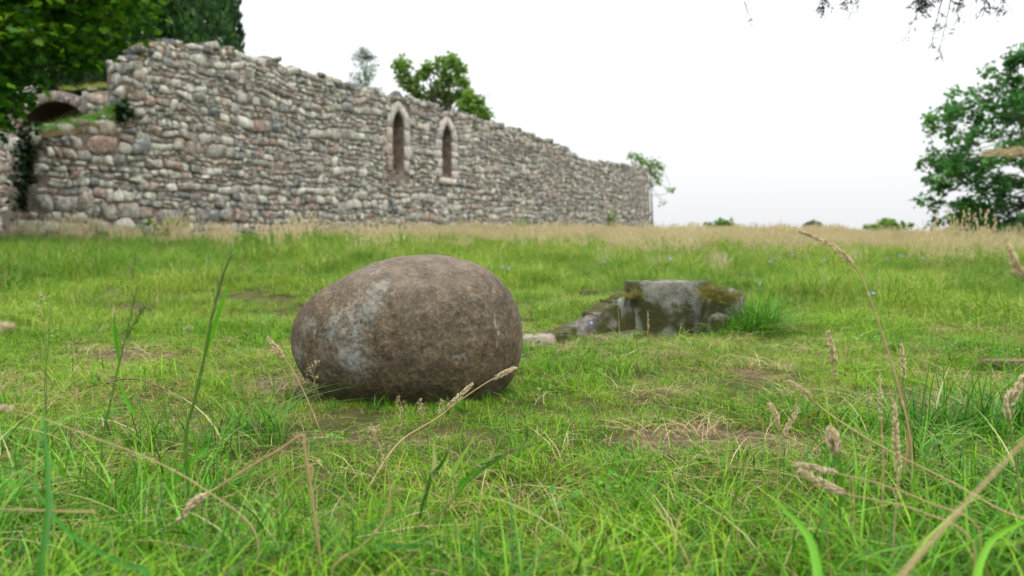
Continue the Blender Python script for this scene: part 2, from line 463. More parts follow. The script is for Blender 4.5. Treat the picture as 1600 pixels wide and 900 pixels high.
def stone_cells(S, an, keep, r, gap=.011):
    cells = []
    for i in range(len(S)):
        if not keep(S[i, 0] * an, S[i, 1]): continue
        cx, cy_, ri = S[i]
        d2 = (S[:, 0] - cx) ** 2 + (S[:, 1] - cy_) ** 2
        nb = np.where((d2 < (ri + S[:, 2] + .2) ** 2) & (d2 > 0))[0]
        nb = nb[np.argsort(d2[nb])]
        L = ri * 1.6 + .03
        poly = [(cx + L * cos(a), cy_ + L * sin(a)) for a in np.arange(10) * pi / 5 + r.random()]
        for j in nb:
            nx, ny = S[j, 0] - cx, S[j, 1] - cy_
            dd = (d2[j] + ri ** 2 - S[j, 2] ** 2) / 2 + nx * cx + ny * cy_
            poly = clip(poly, nx, ny, dd)
            if len(poly) < 3: break
        if len(poly) < 3: continue
        P = np.array(poly) * (an, 1)
        c = P.mean(0)
        size = np.sqrt(max(1e-6, .5 * abs(np.sum(P[:, 0] * np.roll(P[:, 1], -1) - np.roll(P[:, 0], -1) * P[:, 1]))))
        if size < .05: continue
        P = c + (P - c) * max(.5, 1 - gap * 2 / size)
        Q = P
        f = r.uniform(.03, .17)
        nq = np.roll(Q, -1, 0)
        Q = np.stack([Q * (1 - f) + nq * f, Q * f + nq * (1 - f)], 1).reshape(-1, 2)
        # even spacing along the outline
        n = 16 if size > .3 else 12
        seg = np.linalg.norm(np.roll(Q, -1, 0) - Q, axis=1); cum = np.concatenate([[0], np.cumsum(seg)])
        t = np.linspace(0, cum[-1], n, endpoint=False); QQ = np.vstack([Q, Q[:1]])
        P = np.stack([np.interp(t, cum, QQ[:, 0]), np.interp(t, cum, QQ[:, 1])], 1)
        P = warp(P) + r.normal(0, .012 * size, P.shape); c = P.mean(0)
        cells.append((P, c, size))
    return cells

def course_cells(u0, u1, v0, v1, keep, r, size=1., gap=.009):
    """rubble roughly brought to courses: runs of a few metres, each with its own uneven rows of stones"""
    out = []
    def emit(q):
        q = np.asarray(q, float); m = len(q)
        mid = (q + np.roll(q, -1, 0)) / 2 + r.normal(0, .012, (m, 2))
        Q = np.stack([q, mid], 1).reshape(-1, 2)
        c = Q.mean(0)
        if not keep(c[0], c[1]): return
        A = .5 * abs(np.sum(Q[:, 0] * np.roll(Q[:, 1], -1) - np.roll(Q[:, 0], -1) * Q[:, 1])); sz = math.sqrt(max(A, 1e-6))
        if sz < .045: return
        Q = c + (Q - c) * max(.55, 1 - gap * 2.2 / sz)
        f = r.uniform(.18, .36); nq = np.roll(Q, -1, 0); Q = np.stack([Q * (1 - f) + nq * f, Q * f + nq * (1 - f)], 1).reshape(-1, 2)
        n = 16 if sz > .24 else 12
        seg = np.linalg.norm(np.roll(Q, -1, 0) - Q, axis=1); cum = np.concatenate([[0], np.cumsum(seg)]); QQ = np.vstack([Q, Q[:1]]); t = np.linspace(0, cum[-1], n, endpoint=False)
        P = warp(np.stack([np.interp(t, cum, QQ[:, 0]), np.interp(t, cum, QQ[:, 1])], 1)); out.append((P, P.mean(0), sz))
    ua = u0
    while ua < u1:
        ub = ua + r.uniform(1.4, 4.2); v = v0 + r.uniform(-.15, 0); sl = r.normal(0, .012)
        while v < v1:
            h = size * r.choice([.11, .15, .19, .23, .28, .35], p=[.08, .2, .26, .24, .15, .07]) * r.uniform(.92, 1.2)
            u = ua + r.uniform(-.1, .1)
            jit = lambda k: r.normal(0, .026 * size, 2) + (0, sl * (k - ua))
            prev = [np.array([u, v]) + jit(u), np.array([u, v + h]) + jit(u)]
            while u < ub:
                w = h * r.choice([.7, 1.0, 1.3, 1.7, 2.2], p=[.2, .34, .27, .14, .05]) * r.uniform(.85, 1.15); u += w
                nx = [np.array([u, v]) + jit(u), np.array([u + r.normal(0, .12 * h), v + h]) + jit(u)]
                a, d, b_, c_ = prev[0], prev[1], nx[0], nx[1]
                k = r.random()
                if k < .09 and h > .16 * size:                   # two thin stones on top of each other
                    t1, t2 = r.uniform(.35, .65, 2); m1 = a + (d - a) * t1; m2 = b_ + (c_ - b_) * t2
                    emit([a, b_, m2, m1]); emit([m1, m2, c_, d])
                elif k < .3 and h > .18 * size:                  # one stone, the leftover pinned with chips
                    t1 = r.uniform(.62, .78); m1 = a + (d - a) * t1; m2 = b_ + (c_ - b_) * t1; mt = d + (c_ - d) * r.uniform(.3, .7); mb = m1 + (m2 - m1) * r.uniform(.3, .7)
                    if r.random() < .5: emit([a, b_, m2, m1]); emit([m1, mb, mt, d]); emit([mb, m2, c_, mt])
                    else:
                        o1 = a + (d - a) * (1 - t1); o2 = b_ + (c_ - b_) * (1 - t1); mb = o1 + (o2 - o1) * .5; m0 = a + (b_ - a) * .5
                        emit([o1, o2, c_, d]); emit([a, m0, mb, o1]); emit([m0, b_, o2, mb])
                else: emit([a, b_, c_, d])
                prev = nx
            v += h
        ua = ub
    return out

def stone_geo(P, c, size, r, proud=1.):
    n = len(P)
    h = min(.075, .012 + size * (r.uniform(.13, .28) if r.random() < .5 else r.uniform(.06, .14))) * proud
    tilt = r.normal(0, .12, 2)
    flat = r.uniform(.8, .94)
    def ring(k, z):
        q = c + (P - c) * k
        zz = z + (q - c) @ tilt * (1 if z > 0 else 0) + r.normal(0, .009, n) * (z > 0)
        return np.column_stack([q, zz])
    cen = np.array([[c[0], c[1], h * r.uniform(.92, 1.12)]])
    V = np.vstack([ring(1.03, -.07), ring(.985, h * .42), ring(flat, h * .9), cen])
    Q = []; T = []
    for k in range(2):
        for j in range(n): Q.append((k * n + j, k * n + (j + 1) % n, (k + 1) * n + (j + 1) % n, (k + 1) * n + j))
    for j in range(n): T.append((2 * n + j, 2 * n + (j + 1) % n, 3 * n))
    return V, T, Q

def facing(frame, cells, seed, tint=stone_tint, proud=1.):
    """frame: origin (3), along (3), outward normal (3). returns list of (V,T,Q,colour,apparent size)"""
    r = np.random.default_rng(seed); O, D, N = frame
    out = []
    for P, c, s in cells:
        V, T, Q = stone_geo(P, c, s, r, proud)
        W = O + V[:, :1] * D + V[:, 1:2] * np.array([0, 0, 1.]) + V[:, 2:] * N
        cen = W[-1]; view = CAM - cen; dist = np.linalg.norm(view)
        app = s * math.sqrt(max(.02, np.dot(view / dist, N))) / dist
        out.append((W, T, Q, tint(r), app))
    return out

def rock_mesh(name, dims, seed, mat, n=6, box=.45, rough=.18, col=None, freq=2.2):
    """a rounded block: cube sphere pulled towards a box, broken by noise"""
    V = []; Q = []
    g = np.linspace(-1, 1, n + 1); k = 0
    for ax in range(3):
        for s in (-1, 1):
            A, B = np.meshgrid(g, g, indexing='ij')
            P = np.zeros((n + 1, n + 1, 3)); P[..., ax] = s; P[..., (ax + 1) % 3] = A * s; P[..., (ax + 2) % 3] = B
            V.append(P.reshape(-1, 3))
            i = np.arange(n)[:, None] * (n + 1) + np.arange(n)[None] + k
            Q.append(np.stack([i, i + n + 1, i + n + 2, i + 1], -1).reshape(-1, 4)); k += (n + 1) ** 2
    V = np.vstack(V); Q = np.vstack(Q)
    key = np.round(V * 1000).astype(int); _, first, inv = np.unique(key, axis=0, return_index=True, return_inverse=True)
    V = V[first]; Q = inv.reshape(-1)[Q]
    Sp = V / np.linalg.norm(V, axis=1)[:, None]
    W = Sp * (1 - box) + V * box
    d = vn3(Sp * freq + seed * 3.7 + 20, seed) - .5 + .5 * (vn3(Sp * freq * 2.3 + seed + 40, seed + 3) - .5)
    W = W * (1 + rough * 2 * d)[:, None] * np.asarray(dims) / 2
    return mesh_data(name, W, quads=Q, col=(np.ones((len(W), 3)) * (col if col is not None else .5)), mat=mat)

# outline of the long wall in its own plane
TOP_PX = [(62, 205), (85, 200), (120, 196), (160, 192), (190, 182), (203, 168)]
TOP_PX2 = [(205, 98), (222, 92), (236, 64), (262, 62), (300, 68), (340, 74), (380, 82), (430, 98), (470, 110), (500, 119), (560, 136), (610, 150), (650, 158), (700, 174), (740, 184),
           (770, 194), (800, 201), (850, 218), (880, 229), (905, 247), (930, 254), (960, 256), (1000, 261), (1014, 263)]
low = [wall_uz(*p) for p in TOP_PX]; high = [wall_uz(*p) for p in TOP_PX2]
UA, UB, UC = low[0][0], high[0][0], high[-1][0]
lu, lz = zip(*low); hu, hz = zip(*high)
def wall_top(u):
    u = np.asarray(u, float)
    return np.where(u < UB, np.interp(u, lu, lz), np.interp(u, hu, hz)) + .12 * (vn2(u * 2.3, u * 0 + 3, 4) - .5)
def wall_right(z): return UC + np.interp(z, [0, 1.5, 4], [.9, .45, 0.])
def wall_left(z):
    return np.interp(z, [0, 1.2, 2.5], [UA - .5, UA - .15, UA + .05])
def in_wall(u, z): return (z < wall_top(u) - .02) & (u > wall_left(z)) & (u < wall_right(z)) & (z > -.3)

class Lancet: pass
def lancet(x0, x1, ybot, yspring, yapex):
    L = Lancet(); L.u0 = wall_uz(x0, ybot)[0]; L.u1 = wall_uz(x1, ybot)[0]
    L.uc = (L.u0 + L.u1) / 2; L.w = (L.u1 - L.u0)
    m = (x0 + x1) / 2
    L.zb = wall_uz(m, ybot)[1]; L.zs = wall_uz(m, yspring)[1]; L.za = wall_uz(m, yapex)[1]
    return L
LAN = [lancet(612.5, 632, 269, 203, 172), lancet(689.5, 706, 278, 222, 194)]
def lancet_half(L, z):                       # half width of the opening at height z
    z = np.asarray(z, float)
    t = np.clip((z - L.zs) / (L.za - L.zs), 0, 1)
    h = L.w / 2 * np.where(z > L.zs, np.clip(1 - t ** 2.5, 0, 1), 1.)
    return np.where((z < L.zb) | (z > L.za), 0, h)
def near_lancet(u, z, m):
    for L in LAN:
        if L.zb - m * .9 < z < L.za + m * .95:
            zz = min(max(z, L.zb + .01), L.za - .12)
            if abs(u - L.uc) < max(float(lancet_half(L, zz)), .12) + m: return True
    return False

WO3 = np.array([WALL_O[0], WALL_O[1], 0.]); WD3 = np.array([WALL_D[0], WALL_D[1], 0.]); WN3 = np.array([WALL_N[0], WALL_N[1], 0.])
THICK = .85
def wall_pt(u, z, d=0.): return WO3 + WD3 * u + WN3 * d + np.array([0, 0, z])

def grid_core(name, frame, u0, u1, v0, v1, inside, thick, step, mat, back=True):
    O, D, N = frame
    nu = int((u1 - u0) / step); nv = int((v1 - v0) / step)
    us = np.linspace(u0, u1, nu + 1); vs = np.linspace(v0, v1, nv + 1)
    M = np.zeros((nu, nv), bool)
    for i in range(nu):
        for j in range(nv):
            M[i, j] = inside((us[i] + us[i + 1]) / 2, (vs[j] + vs[j + 1]) / 2)
    idx = lambda i, j, b: (i * (nv + 1) + j) * 2 + b
    U, Vv = np.meshgrid(us, vs, indexing='ij')
    nz = .03 * (fbm2(U * 5, Vv * 5, 17) - .5) - .006
    F = O + U[..., None] * D + Vv[..., None] * np.array([0, 0, 1.]) + nz[..., None] * N
    V = np.stack([F, F - thick * N], 2).reshape(-1, 3)
    Q = []
    for i in range(nu):
        for j in range(nv):
            if not M[i, j]: continue
            a, b, c, d = (i, j), (i + 1, j), (i + 1, j + 1), (i, j + 1)
            Q.append([idx(*a, 0), idx(*b, 0), idx(*c, 0), idx(*d, 0)])
            if back: Q.append([idx(*d, 1), idx(*c, 1), idx(*b, 1), idx(*a, 1)])
            for (p, q, di, dj) in ((a, b, 0, -1), (b, c, 1, 0), (c, d, 0, 1), (d, a, -1, 0)):
                ii, jj = i + di, j + dj
                if not (0 <= ii < nu and 0 <= jj < nv and M[ii, jj]):
                    Q.append([idx(*p, 0), idx(*p, 1), idx(*q, 1), idx(*q, 0)])
    return mesh_data(name, V, quads=Q, mat=mat, smooth=False)

def emit_stones(thing, stones, limit, rest_name='stone_facing', mat=None):
    stones = sorted(stones, key=lambda s: -s[4])
    for W, T, Q, c, a in stones[:limit]:
        cen = W[-1]
        me = mesh_data('stone', W - cen, T, Q, np.ones((len(W), 3)) * c, mat or M_wallstone)
        link('stone', me, thing, cen - np.array(thing.location))
    if len(stones) > limit:
        A = Acc()
        for W, T, Q, c, a in stones[limit:]: A.add(W, T, Q, c)
        o = link(rest_name, A.mesh(rest_name, mat or M_wallstone, off=thing.location), thing)
        o['kind'] = 'stuff'

def voussoir(poly_in, poly_out, frame, d0, d1, r, tint, name, parent, mat):
    """a block between two short runs of outline points, front face bevelled"""
    A = np.vstack([poly_in, poly_out[::-1]]); n = len(A); c = A.mean(0)
    size = np.linalg.norm(A - c, axis=1).mean()
    def ring(k, z): return np.column_stack([c + (A - c) * k, np.full(n, z)])
    sh = 1 - .012 / size
    V = np.vstack([ring(sh, -d0), ring(sh, d1 - .02), ring(sh - .03 / size * .6, d1), [[c[0], c[1], d1 + .004]]])
    Q = []; T = []
    for k in range(2):
        for j in range(n): Q.append((k * n + j, k * n + (j + 1) % n, (k + 1) * n + (j + 1) % n, (k + 1) * n + j))
    for j in range(n): T.append((2 * n + j, 2 * n + (j + 1) % n, 3 * n))
    O, D, N = frame
    W = O + V[:, :1] * D + V[:, 1:2] * np.array([0, 0, 1.]) + V[:, 2:] * N
    loc = W.mean(0)
    me = mesh_data(name, W - loc, T, Q, np.ones((len(W), 3)) * tint, mat, smooth=False)
    return link(name, me, parent, loc - np.array(parent.matrix_world.translation if parent.parent is None else parent['abs']))

def build_long_wall():
    base = wall_pt(0, 0)
    t = empty('rubble_wall', base)
    bpy.context.view_layer.update()
    tag(t, 'long ruined rubble wall of round field stones with two pointed window slits', 'wall', kind='thing')
    fr = (WO3, WD3, WN3)
    def in_core(u, z):
        if not in_wall(u, z + .1): return False
        for L in LAN:
            if abs(u - L.uc) < float(lancet_half(L, z)) + .1 and L.zb - .1 < z < L.za + .1: return False
        return True
    core = grid_core('mortar_core', (WO3 - base, WD3, WN3), UA - .6, UC + 1.0, -.35, 5.4, in_core, THICK, .11, M_mortar)
    link('mortar_core', core, t)
    # face stones
    r = np.random.default_rng(3)
    keep = lambda u, z: bool(in_wall(u, z)) and not near_lancet(u, z, .33)
    st = facing(fr, course_cells(UA - .8, UB, -.5, 5.6, keep, r, .98) + course_cells(UB, UC + 1.2, -.5, 5.6, keep, r, .8), 8)
    # ragged end faces (thickness of the wall) of the high and the low part
    for ue, z0, z1, sd in ((UB + .02, lz[-1] - .3, hz[1] + .1, 31), (UA - .02, -.3, lz[0], 33)):
        O2 = wall_pt(ue, 0) - WN3 * THICK; S2 = pack(-.1, THICK + .1, z0 - .2, z1 + .2, .045, .16, 1.2, sd, 2200)
        fr2 = (O2, WN3, -WD3)
        k2 = lambda u, z: .05 < u < THICK - .03 and z0 < z < z1 - .12
        st += facing(fr2, stone_cells(S2, 1.2, k2, r), sd + 1)
        O3 = np.array(wall_pt(ue + .06, 0) - WN3 * THICK * .98) - base
    emit_stones(t, st, 300)
    # coping: weathered stones and turf along the top
    ms = [rock_mesh('coping_stone', (1, 1, 1), 60 + k, M_wallstone, n=3, box=.4, rough=.22, col=stone_tint(r) * .62) for k in range(8)]
    u = UA + .2
    while u < UC - .1:
        s = r.uniform(.22, .5) * (1 if u > UB else .8)
        z = float(wall_top(u)) - .05
        for dd in (-.14, -.48):
            if dd < -.2 and r.random() < .5: continue
            o = link('coping_stone', ms[r.integers(8)], t, wall_pt(u + r.normal(0, .04), z + r.normal(0, .035), dd + r.normal(0, .04)) - base,
                     (r.normal(0, .15), r.normal(0, .15), r.uniform(0, 6.3)), (s, s * r.uniform(.7, 1), s * r.uniform(.45, .75)))
        u += s * .95
    # irregular turf strip capping the wall
    us = np.arange(UB + .05, UC - .05, .16); prof = np.array([(.03, -.1), (-.05, .0), (-.3, .05), (-.6, .02), (-THICK, -.12)])
    V = np.array([[wall_pt(uu, float(wall_top(uu)) - .02 + pz + .05 * (vn2(np.array(uu * 4.), np.array(d * 5.), 8) - .5), d) - base for d, pz in prof] for uu in us])
    n = len(prof); m = len(us)
    i = np.arange(m - 1)[:, None] * n + np.arange(n - 1)[None]
    link('turf_cap', mesh_data('turf_cap', V.reshape(-1, 3), quads=np.stack([i, i + 1, i + n + 1, i + n], -1).reshape(-1, 4), mat=M_turf), t)
    us = np.arange(UA + .05, UB + .1, .12)
    V = np.array([[wall_pt(uu, float(wall_top(uu)) - .04 + pz + .05 * (vn2(np.array(uu * 4.), np.array(d * 5.), 8) - .5), d) - base for d, pz in prof] for uu in us])
    m = len(us); i = np.arange(m - 1)[:, None] * n + np.arange(n - 1)[None]
    link('turf_ledge', mesh_data('turf_ledge', V.reshape(-1, 3), quads=np.stack([i, i + 1, i + n + 1, i + n], -1).reshape(-1, 4), mat=M_turf), t)
    # lancets: brown reveal through the wall, dressed blocks round it
    for k, L in enumerate(LAN):
        zz = np.concatenate([[L.zb], np.linspace(L.zb, L.zs, 7)[1:], L.zs + (L.za - L.zs) * np.linspace(0, 1, 9)[1:]])
        hw = lancet_half(L, np.minimum(zz, L.za - 1e-4)); hw[-1] = 0
        left = np.column_stack([L.uc - hw, zz]); right = np.column_stack([L.uc + hw, zz])[::-1][1:]
        loop = np.vstack([left, right])
        V = []
        for d, grow in ((-.01, 0.), (-.3, .0), (-THICK + .02, .22)):
            for (a, z) in loop:
                V.append(wall_pt(L.uc + (a - L.uc) * (1 + grow), z + (0 if z > L.zb + .01 else -grow * .4), d))
        V = np.array(V); n = len(loop); Q = []
        for a in range(2):
            for j in range(n): Q.append((a * n + j, (a + 1) * n + j, (a + 1) * n + (j + 1) % n, a * n + (j + 1) % n))
        c = wall_pt(L.uc, L.zb)
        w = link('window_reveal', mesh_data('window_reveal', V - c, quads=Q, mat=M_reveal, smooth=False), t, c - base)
        w['abs'] = tuple(c)
        pale = lambda: (np.array([.52, .505, .46]) if k else np.array([.45, .44, .4])) * r.uniform(.82, 1.15) * np.array([1, r.uniform(.93, 1.0), r.uniform(.88, 1.)])
        # jambs
        for side in (-1, 1):
            nb = 4 if k else 3
            cuts = np.linspace(L.zb, L.zs + .05, nb + 1) + np.concatenate([[0], r.normal(0, .05, nb - 1), [0]])
            for q in range(nb):
                wd = (.42 if (q + k) % 2 else .29) + r.uniform(-.03, .05) + (.06 if (k and side > 0) else 0)
                z0, z1 = cuts[q], cuts[q + 1]
                zs_ = np.linspace(z0, z1, 3)
                inn = np.column_stack([np.full(3, L.uc + side * L.w / 2), zs_]); outp = np.column_stack([np.full(3, L.uc + side * (L.w / 2 + wd)), zs_])
                if side > 0: inn, outp = outp[::-1], inn[::-1]; inn, outp = inn[::-1], outp[::-1]
                tint = pale()
                if k == 0 and side < 0: tint = np.array([.36, .29, .25]) * r.uniform(.8, 1.2)
                if side > 0: inn, outp = outp, inn
                voussoir(inn, outp, fr, .25, .05 + r.uniform(-.01, .015), r, tint, 'jamb_stone', w, M_dressed)
        # two stones make the pointed head
        for side in (-1, 1):
            z2 = L.zs + .05 + (L.za - L.zs - .05) * np.linspace(0, 1, 6)
            hw = lancet_half(L, np.minimum(z2, L.za - 1e-4)); hw[-1] = .008
            inn = np.column_stack([L.uc + side * hw, z2])
            ang = np.linspace(0, 1, 6)
            outp = np.column_stack([L.uc + side * ((L.w / 2 + .32) * (1 - ang ** 2.6) + .01), L.zs + .05 + (L.za - L.zs + .27) * ang])
            if side > 0: inn, outp = outp, inn
            voussoir(inn, outp, fr, .25, .06, r, pale(), 'arch_stone', w, M_dressed)
        if k:
            inn = np.array([[L.uc - L.w / 2 - .18, L.zb - .24], [L.uc + L.w / 2 + .2, L.zb - .24]]); outp = inn + (0, .225)
            voussoir(inn[::1], outp, fr, .25, .12, r, np.array([.56, .51, .44]), 'sill', w, M_dressed)
build_long_wall()

def build_arch_wall():
    Y = 21.6
    P = lambda x, y: px(x, y, Y)
    a = radians(-6)
    O = np.array([P(-90, 340)[0], Y + .9, 0.]); D = np.array([cos(a), sin(a), 0]); N = np.array([sin(a), -cos(a), 0])
    def uz(x, y):
        r = px(x, y, 1.) - CAM; k = np.dot((O - CAM)[:2], N[:2]) / np.dot(r[:2], N[:2]); p = CAM + r * k
        return float(np.dot((p - O)[:2], D[:2])), float(p[2])
    t = empty('arched_wall', O); bpy.context.view_layer.update()
    tag(t, 'shadowed ruined wall with a round archway behind the low broken wall end', 'wall', kind='thing')
    tops = [uz(*p) for p in ((-80, 120), (0, 130), (60, 145), (100, 146), (140, 142), (180, 138), (230, 128))]
    tu, tz = zip(*tops)
    uL, zsp = uz(29, 228); uR = uz(150, 228)[0]; zcr = uz(92, 159)[1]; uc = (uL + uR) / 2; hw = (uR - uL) / 2
    def opening(u, z, m=0.):
        if z < zsp: return abs(u - uc) < hw + m
        return ((u - uc) / (hw + m)) ** 2 + ((z - zsp) / (zcr - zsp + m)) ** 2 < 1
    inside = lambda u, z: z < np.interp(u, tu, tz) and -.3 < z and not opening(u, z)
    core = grid_core('mortar_core', (O * 0, D, N), tu[0], tu[-1], -.3, 5.2, lambda u, z: inside(u, z + .08) and not opening(u, z, .1), .9, .12, M_mortar)
    link('mortar_core', core, t)
    r = np.random.default_rng(4)
    st = facing((O, D, N), course_cells(tu[0], tu[-1], -.4, 5.3, lambda u, z: inside(u, z) and not opening(u, z, .3), r), 9)
    emit_stones(t, st, 300)
    bpy.context.view_layer.update()
    nv = 13; an = np.linspace(0, pi, nv + 1)
    for k in range(nv):
        ee = np.linspace(an[k], an[k + 1], 3)
        ci = np.column_stack([uc - hw * np.cos(ee), zsp + (zcr - zsp) * np.sin(ee)]); co = np.column_stack([uc - (hw + .3) * np.cos(ee), zsp + (zcr - zsp + .3) * np.sin(ee)])
        voussoir(co, ci, (O, D, N), .3, .06, r, np.array([.2, .17, .14]) * r.uniform(.6, 1.2), 'arch_stone', t, M_dressed)
    for side in (-1, 1):
        zc = np.linspace(-.2, zsp, 7)
        for q in range(6):
            wd = .34 if q % 2 else .22
            i1 = np.array([[uc + side * hw, zc[q]], [uc + side * hw, zc[q + 1]]]); o1 = np.array([[uc + side * (hw + wd), zc[q]], [uc + side * (hw + wd), zc[q + 1]]])
            if side > 0: i1, o1 = o1, i1
            voussoir(i1, o1, (O, D, N), .3, .05, r, np.array([.4, .33, .3]) * r.uniform(.75, 1.15), 'jamb_stone', t, M_dressed)
    # barrel vault running back from the archway, closed by an end wall
    e = np.concatenate([[0], np.linspace(0, pi, 17), [pi]]); zz = zsp + (zcr - zsp) * np.sin(e); zz[0] = zz[-1] = -.2
    uu = uc - hw * np.cos(e)
    dep = [-.0, -.9, -1.7, -2.6]
    V = np.array([[D * u + N * d + np.array([0, 0, z]) for u, z in zip(uu, zz)] for d in dep]); n = len(uu)
    i = np.arange(3)[:, None] * n + np.arange(n - 1)[None]; Q = np.stack([i, i + n, i + n + 1, i + 1], -1).reshape(-1, 4)
    cb = np.array([[D * uc + N * dep[-1] + np.array([0, 0, zsp])]])
    Vb = np.vstack([V.reshape(-1, 3), cb[0]]); T = [(3 * n + j, 3 * n + j + 1, len(Vb) - 1) for j in range(n - 1)]
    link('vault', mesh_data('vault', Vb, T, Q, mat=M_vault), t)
    # inner arch rib seen inside the vault
    A = Acc(); tube(A, [D * (uc - hw * .98 * cos(q)) + N * -1.2 + np.array([0, 0, zsp + (zcr - zsp) * .97 * sin(q)]) for q in np.linspace(0.05, pi - .05, 20)], .13, 6)
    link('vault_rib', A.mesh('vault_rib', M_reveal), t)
build_arch_wall()

# ------------------------------------------------------------------ the egg-shaped boulder
def build_boulder():
    s = 2.25 / FPX; cx, cyp = 640, 515
    out = [(457, 530), (460, 508), (468, 488), (482, 470), (503, 452), (530, 436), (562, 420), (600, 406), (635, 399), (670, 397), (705, 400), (738, 408), (768, 424), (790, 445), (806, 470),
           (815, 497), (819, 524), (817, 552), (809, 580), (794, 605), (772, 622), (735, 633), (690, 637), (640, 638), (590, 636), (545, 630), (508, 616), (484, 598), (467, 572), (459, 550)]
    th = np.array([math.atan2(cyp - y, x - cx) for x, y in out]); rr = np.array([math.hypot(x - cx, cyp - y) * s for x, y in out])
    o = np.argsort(th); th, rr = th[o], rr[o]
    g = np.linspace(-pi, pi, 256, endpoint=False)
    R = np.interp(g, np.concatenate([th - 2 * pi, th, th + 2 * pi]), np.tile(rr, 3))
    F = np.fft.rfft(R); F[12:] = 0; R = np.fft.irfft(F, 256)
    nu, nv = 260, 150
    lat = np.linspace(-pi / 2, pi / 2, nv); lon = np.linspace(-pi, pi, nu, endpoint=False)
    LA, LO = np.meshgrid(lat, lon, indexing='ij')
    Rr = np.interp(LO, np.concatenate([g, [pi]]), np.concatenate([R, R[:1]]))
    e = np.cos(LA) ** .97
    X = e * Rr * np.cos(LO); Z = e * Rr * np.sin(LO); Yd = np.sin(LA) * .215
    P = np.stack([X, Yd, Z], -1)
    Nn = P / np.linalg.norm(P, axis=-1, keepdims=True)
    q = P * 9 + 50
    d = .006 * (vn3(P * 6 + 30, 1) - .5) + .003 * (vn3(P * 15 + 30, 2) - .5) + .0025 * (vn3(P * 38 + 60, 3) - .5) + .0025 * (vn3(P * 90 + 90, 4) - .5)
    pits = np.clip(vn3(P * 34 + 11, 6) - .76, 0, 1) * .022
    # a few named chips
    chips = 0
    for (x, y, ra, dp) in ((590, 420, 9, .006), (596, 497, 7, .006), (660, 529, 8, .003), (556, 466, 14, .003)):
        a, b_ = (x - cx) * s, (cyp - y) * s
        chips = chips + dp * np.exp(-(((P[..., 0] - a) ** 2 + (P[..., 2] - b_) ** 2) / (ra * s) ** 2)) * (P[..., 1] < 0)
    P = P + Nn * (d - pits - chips)[..., None]
    # where the pale crust grows: streaky patches on the near left shoulder
    x = P[..., 0] / s + cx; y = cyp - P[..., 2] / s; front = (P[..., 1] < .02)
    wob = (vn2(x * .06, y * .06, 5) - .5) * 22
    def blob(a, b_, ra, rb, sk=0): return np.exp(-(((x + wob * .6 - a - sk * (y - b_)) / ra) ** 2 + ((y + wob - b_) / rb) ** 2))
    cr = np.maximum.reduce([.55 * blob(606, 436, 22, 14), .5 * blob(592, 470, 26, 36, -.25), .62 * blob(553, 487, 4, 24, -.1), .5 * blob(545, 505, 14, 34), .6 * blob(572, 545, 32, 34), .5 * blob(578, 505, 16, 34),
                            .42 * blob(722, 540, 12, 9), .45 * blob(777, 500, 3, 26, .05), .42 * blob(774, 450, 7, 8), .4 * blob(480, 545, 18, 26), .42 * blob(500, 500, 24, 18), .42 * blob(568, 418, 22, 6), .36 * blob(560, 520, 50, 70, -.3)]) * front
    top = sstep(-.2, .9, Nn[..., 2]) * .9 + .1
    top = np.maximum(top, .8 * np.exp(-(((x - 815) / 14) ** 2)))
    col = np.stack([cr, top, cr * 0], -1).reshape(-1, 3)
    i = np.arange(nv - 1)[:, None] * nu + np.arange(nu)[None]; j = np.arange(nv - 1)[:, None] * nu + (np.arange(nu)[None] + 1) % nu
    Q = np.stack([i, j, j + nu, i + nu], -1).reshape(-1, 4)
    c = px(cx, cyp, 2.25)
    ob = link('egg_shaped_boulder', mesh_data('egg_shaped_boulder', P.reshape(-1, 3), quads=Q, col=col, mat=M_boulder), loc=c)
    tag(ob, 'large smooth brown egg-shaped boulder lying on the grass', 'boulder')
build_boulder()

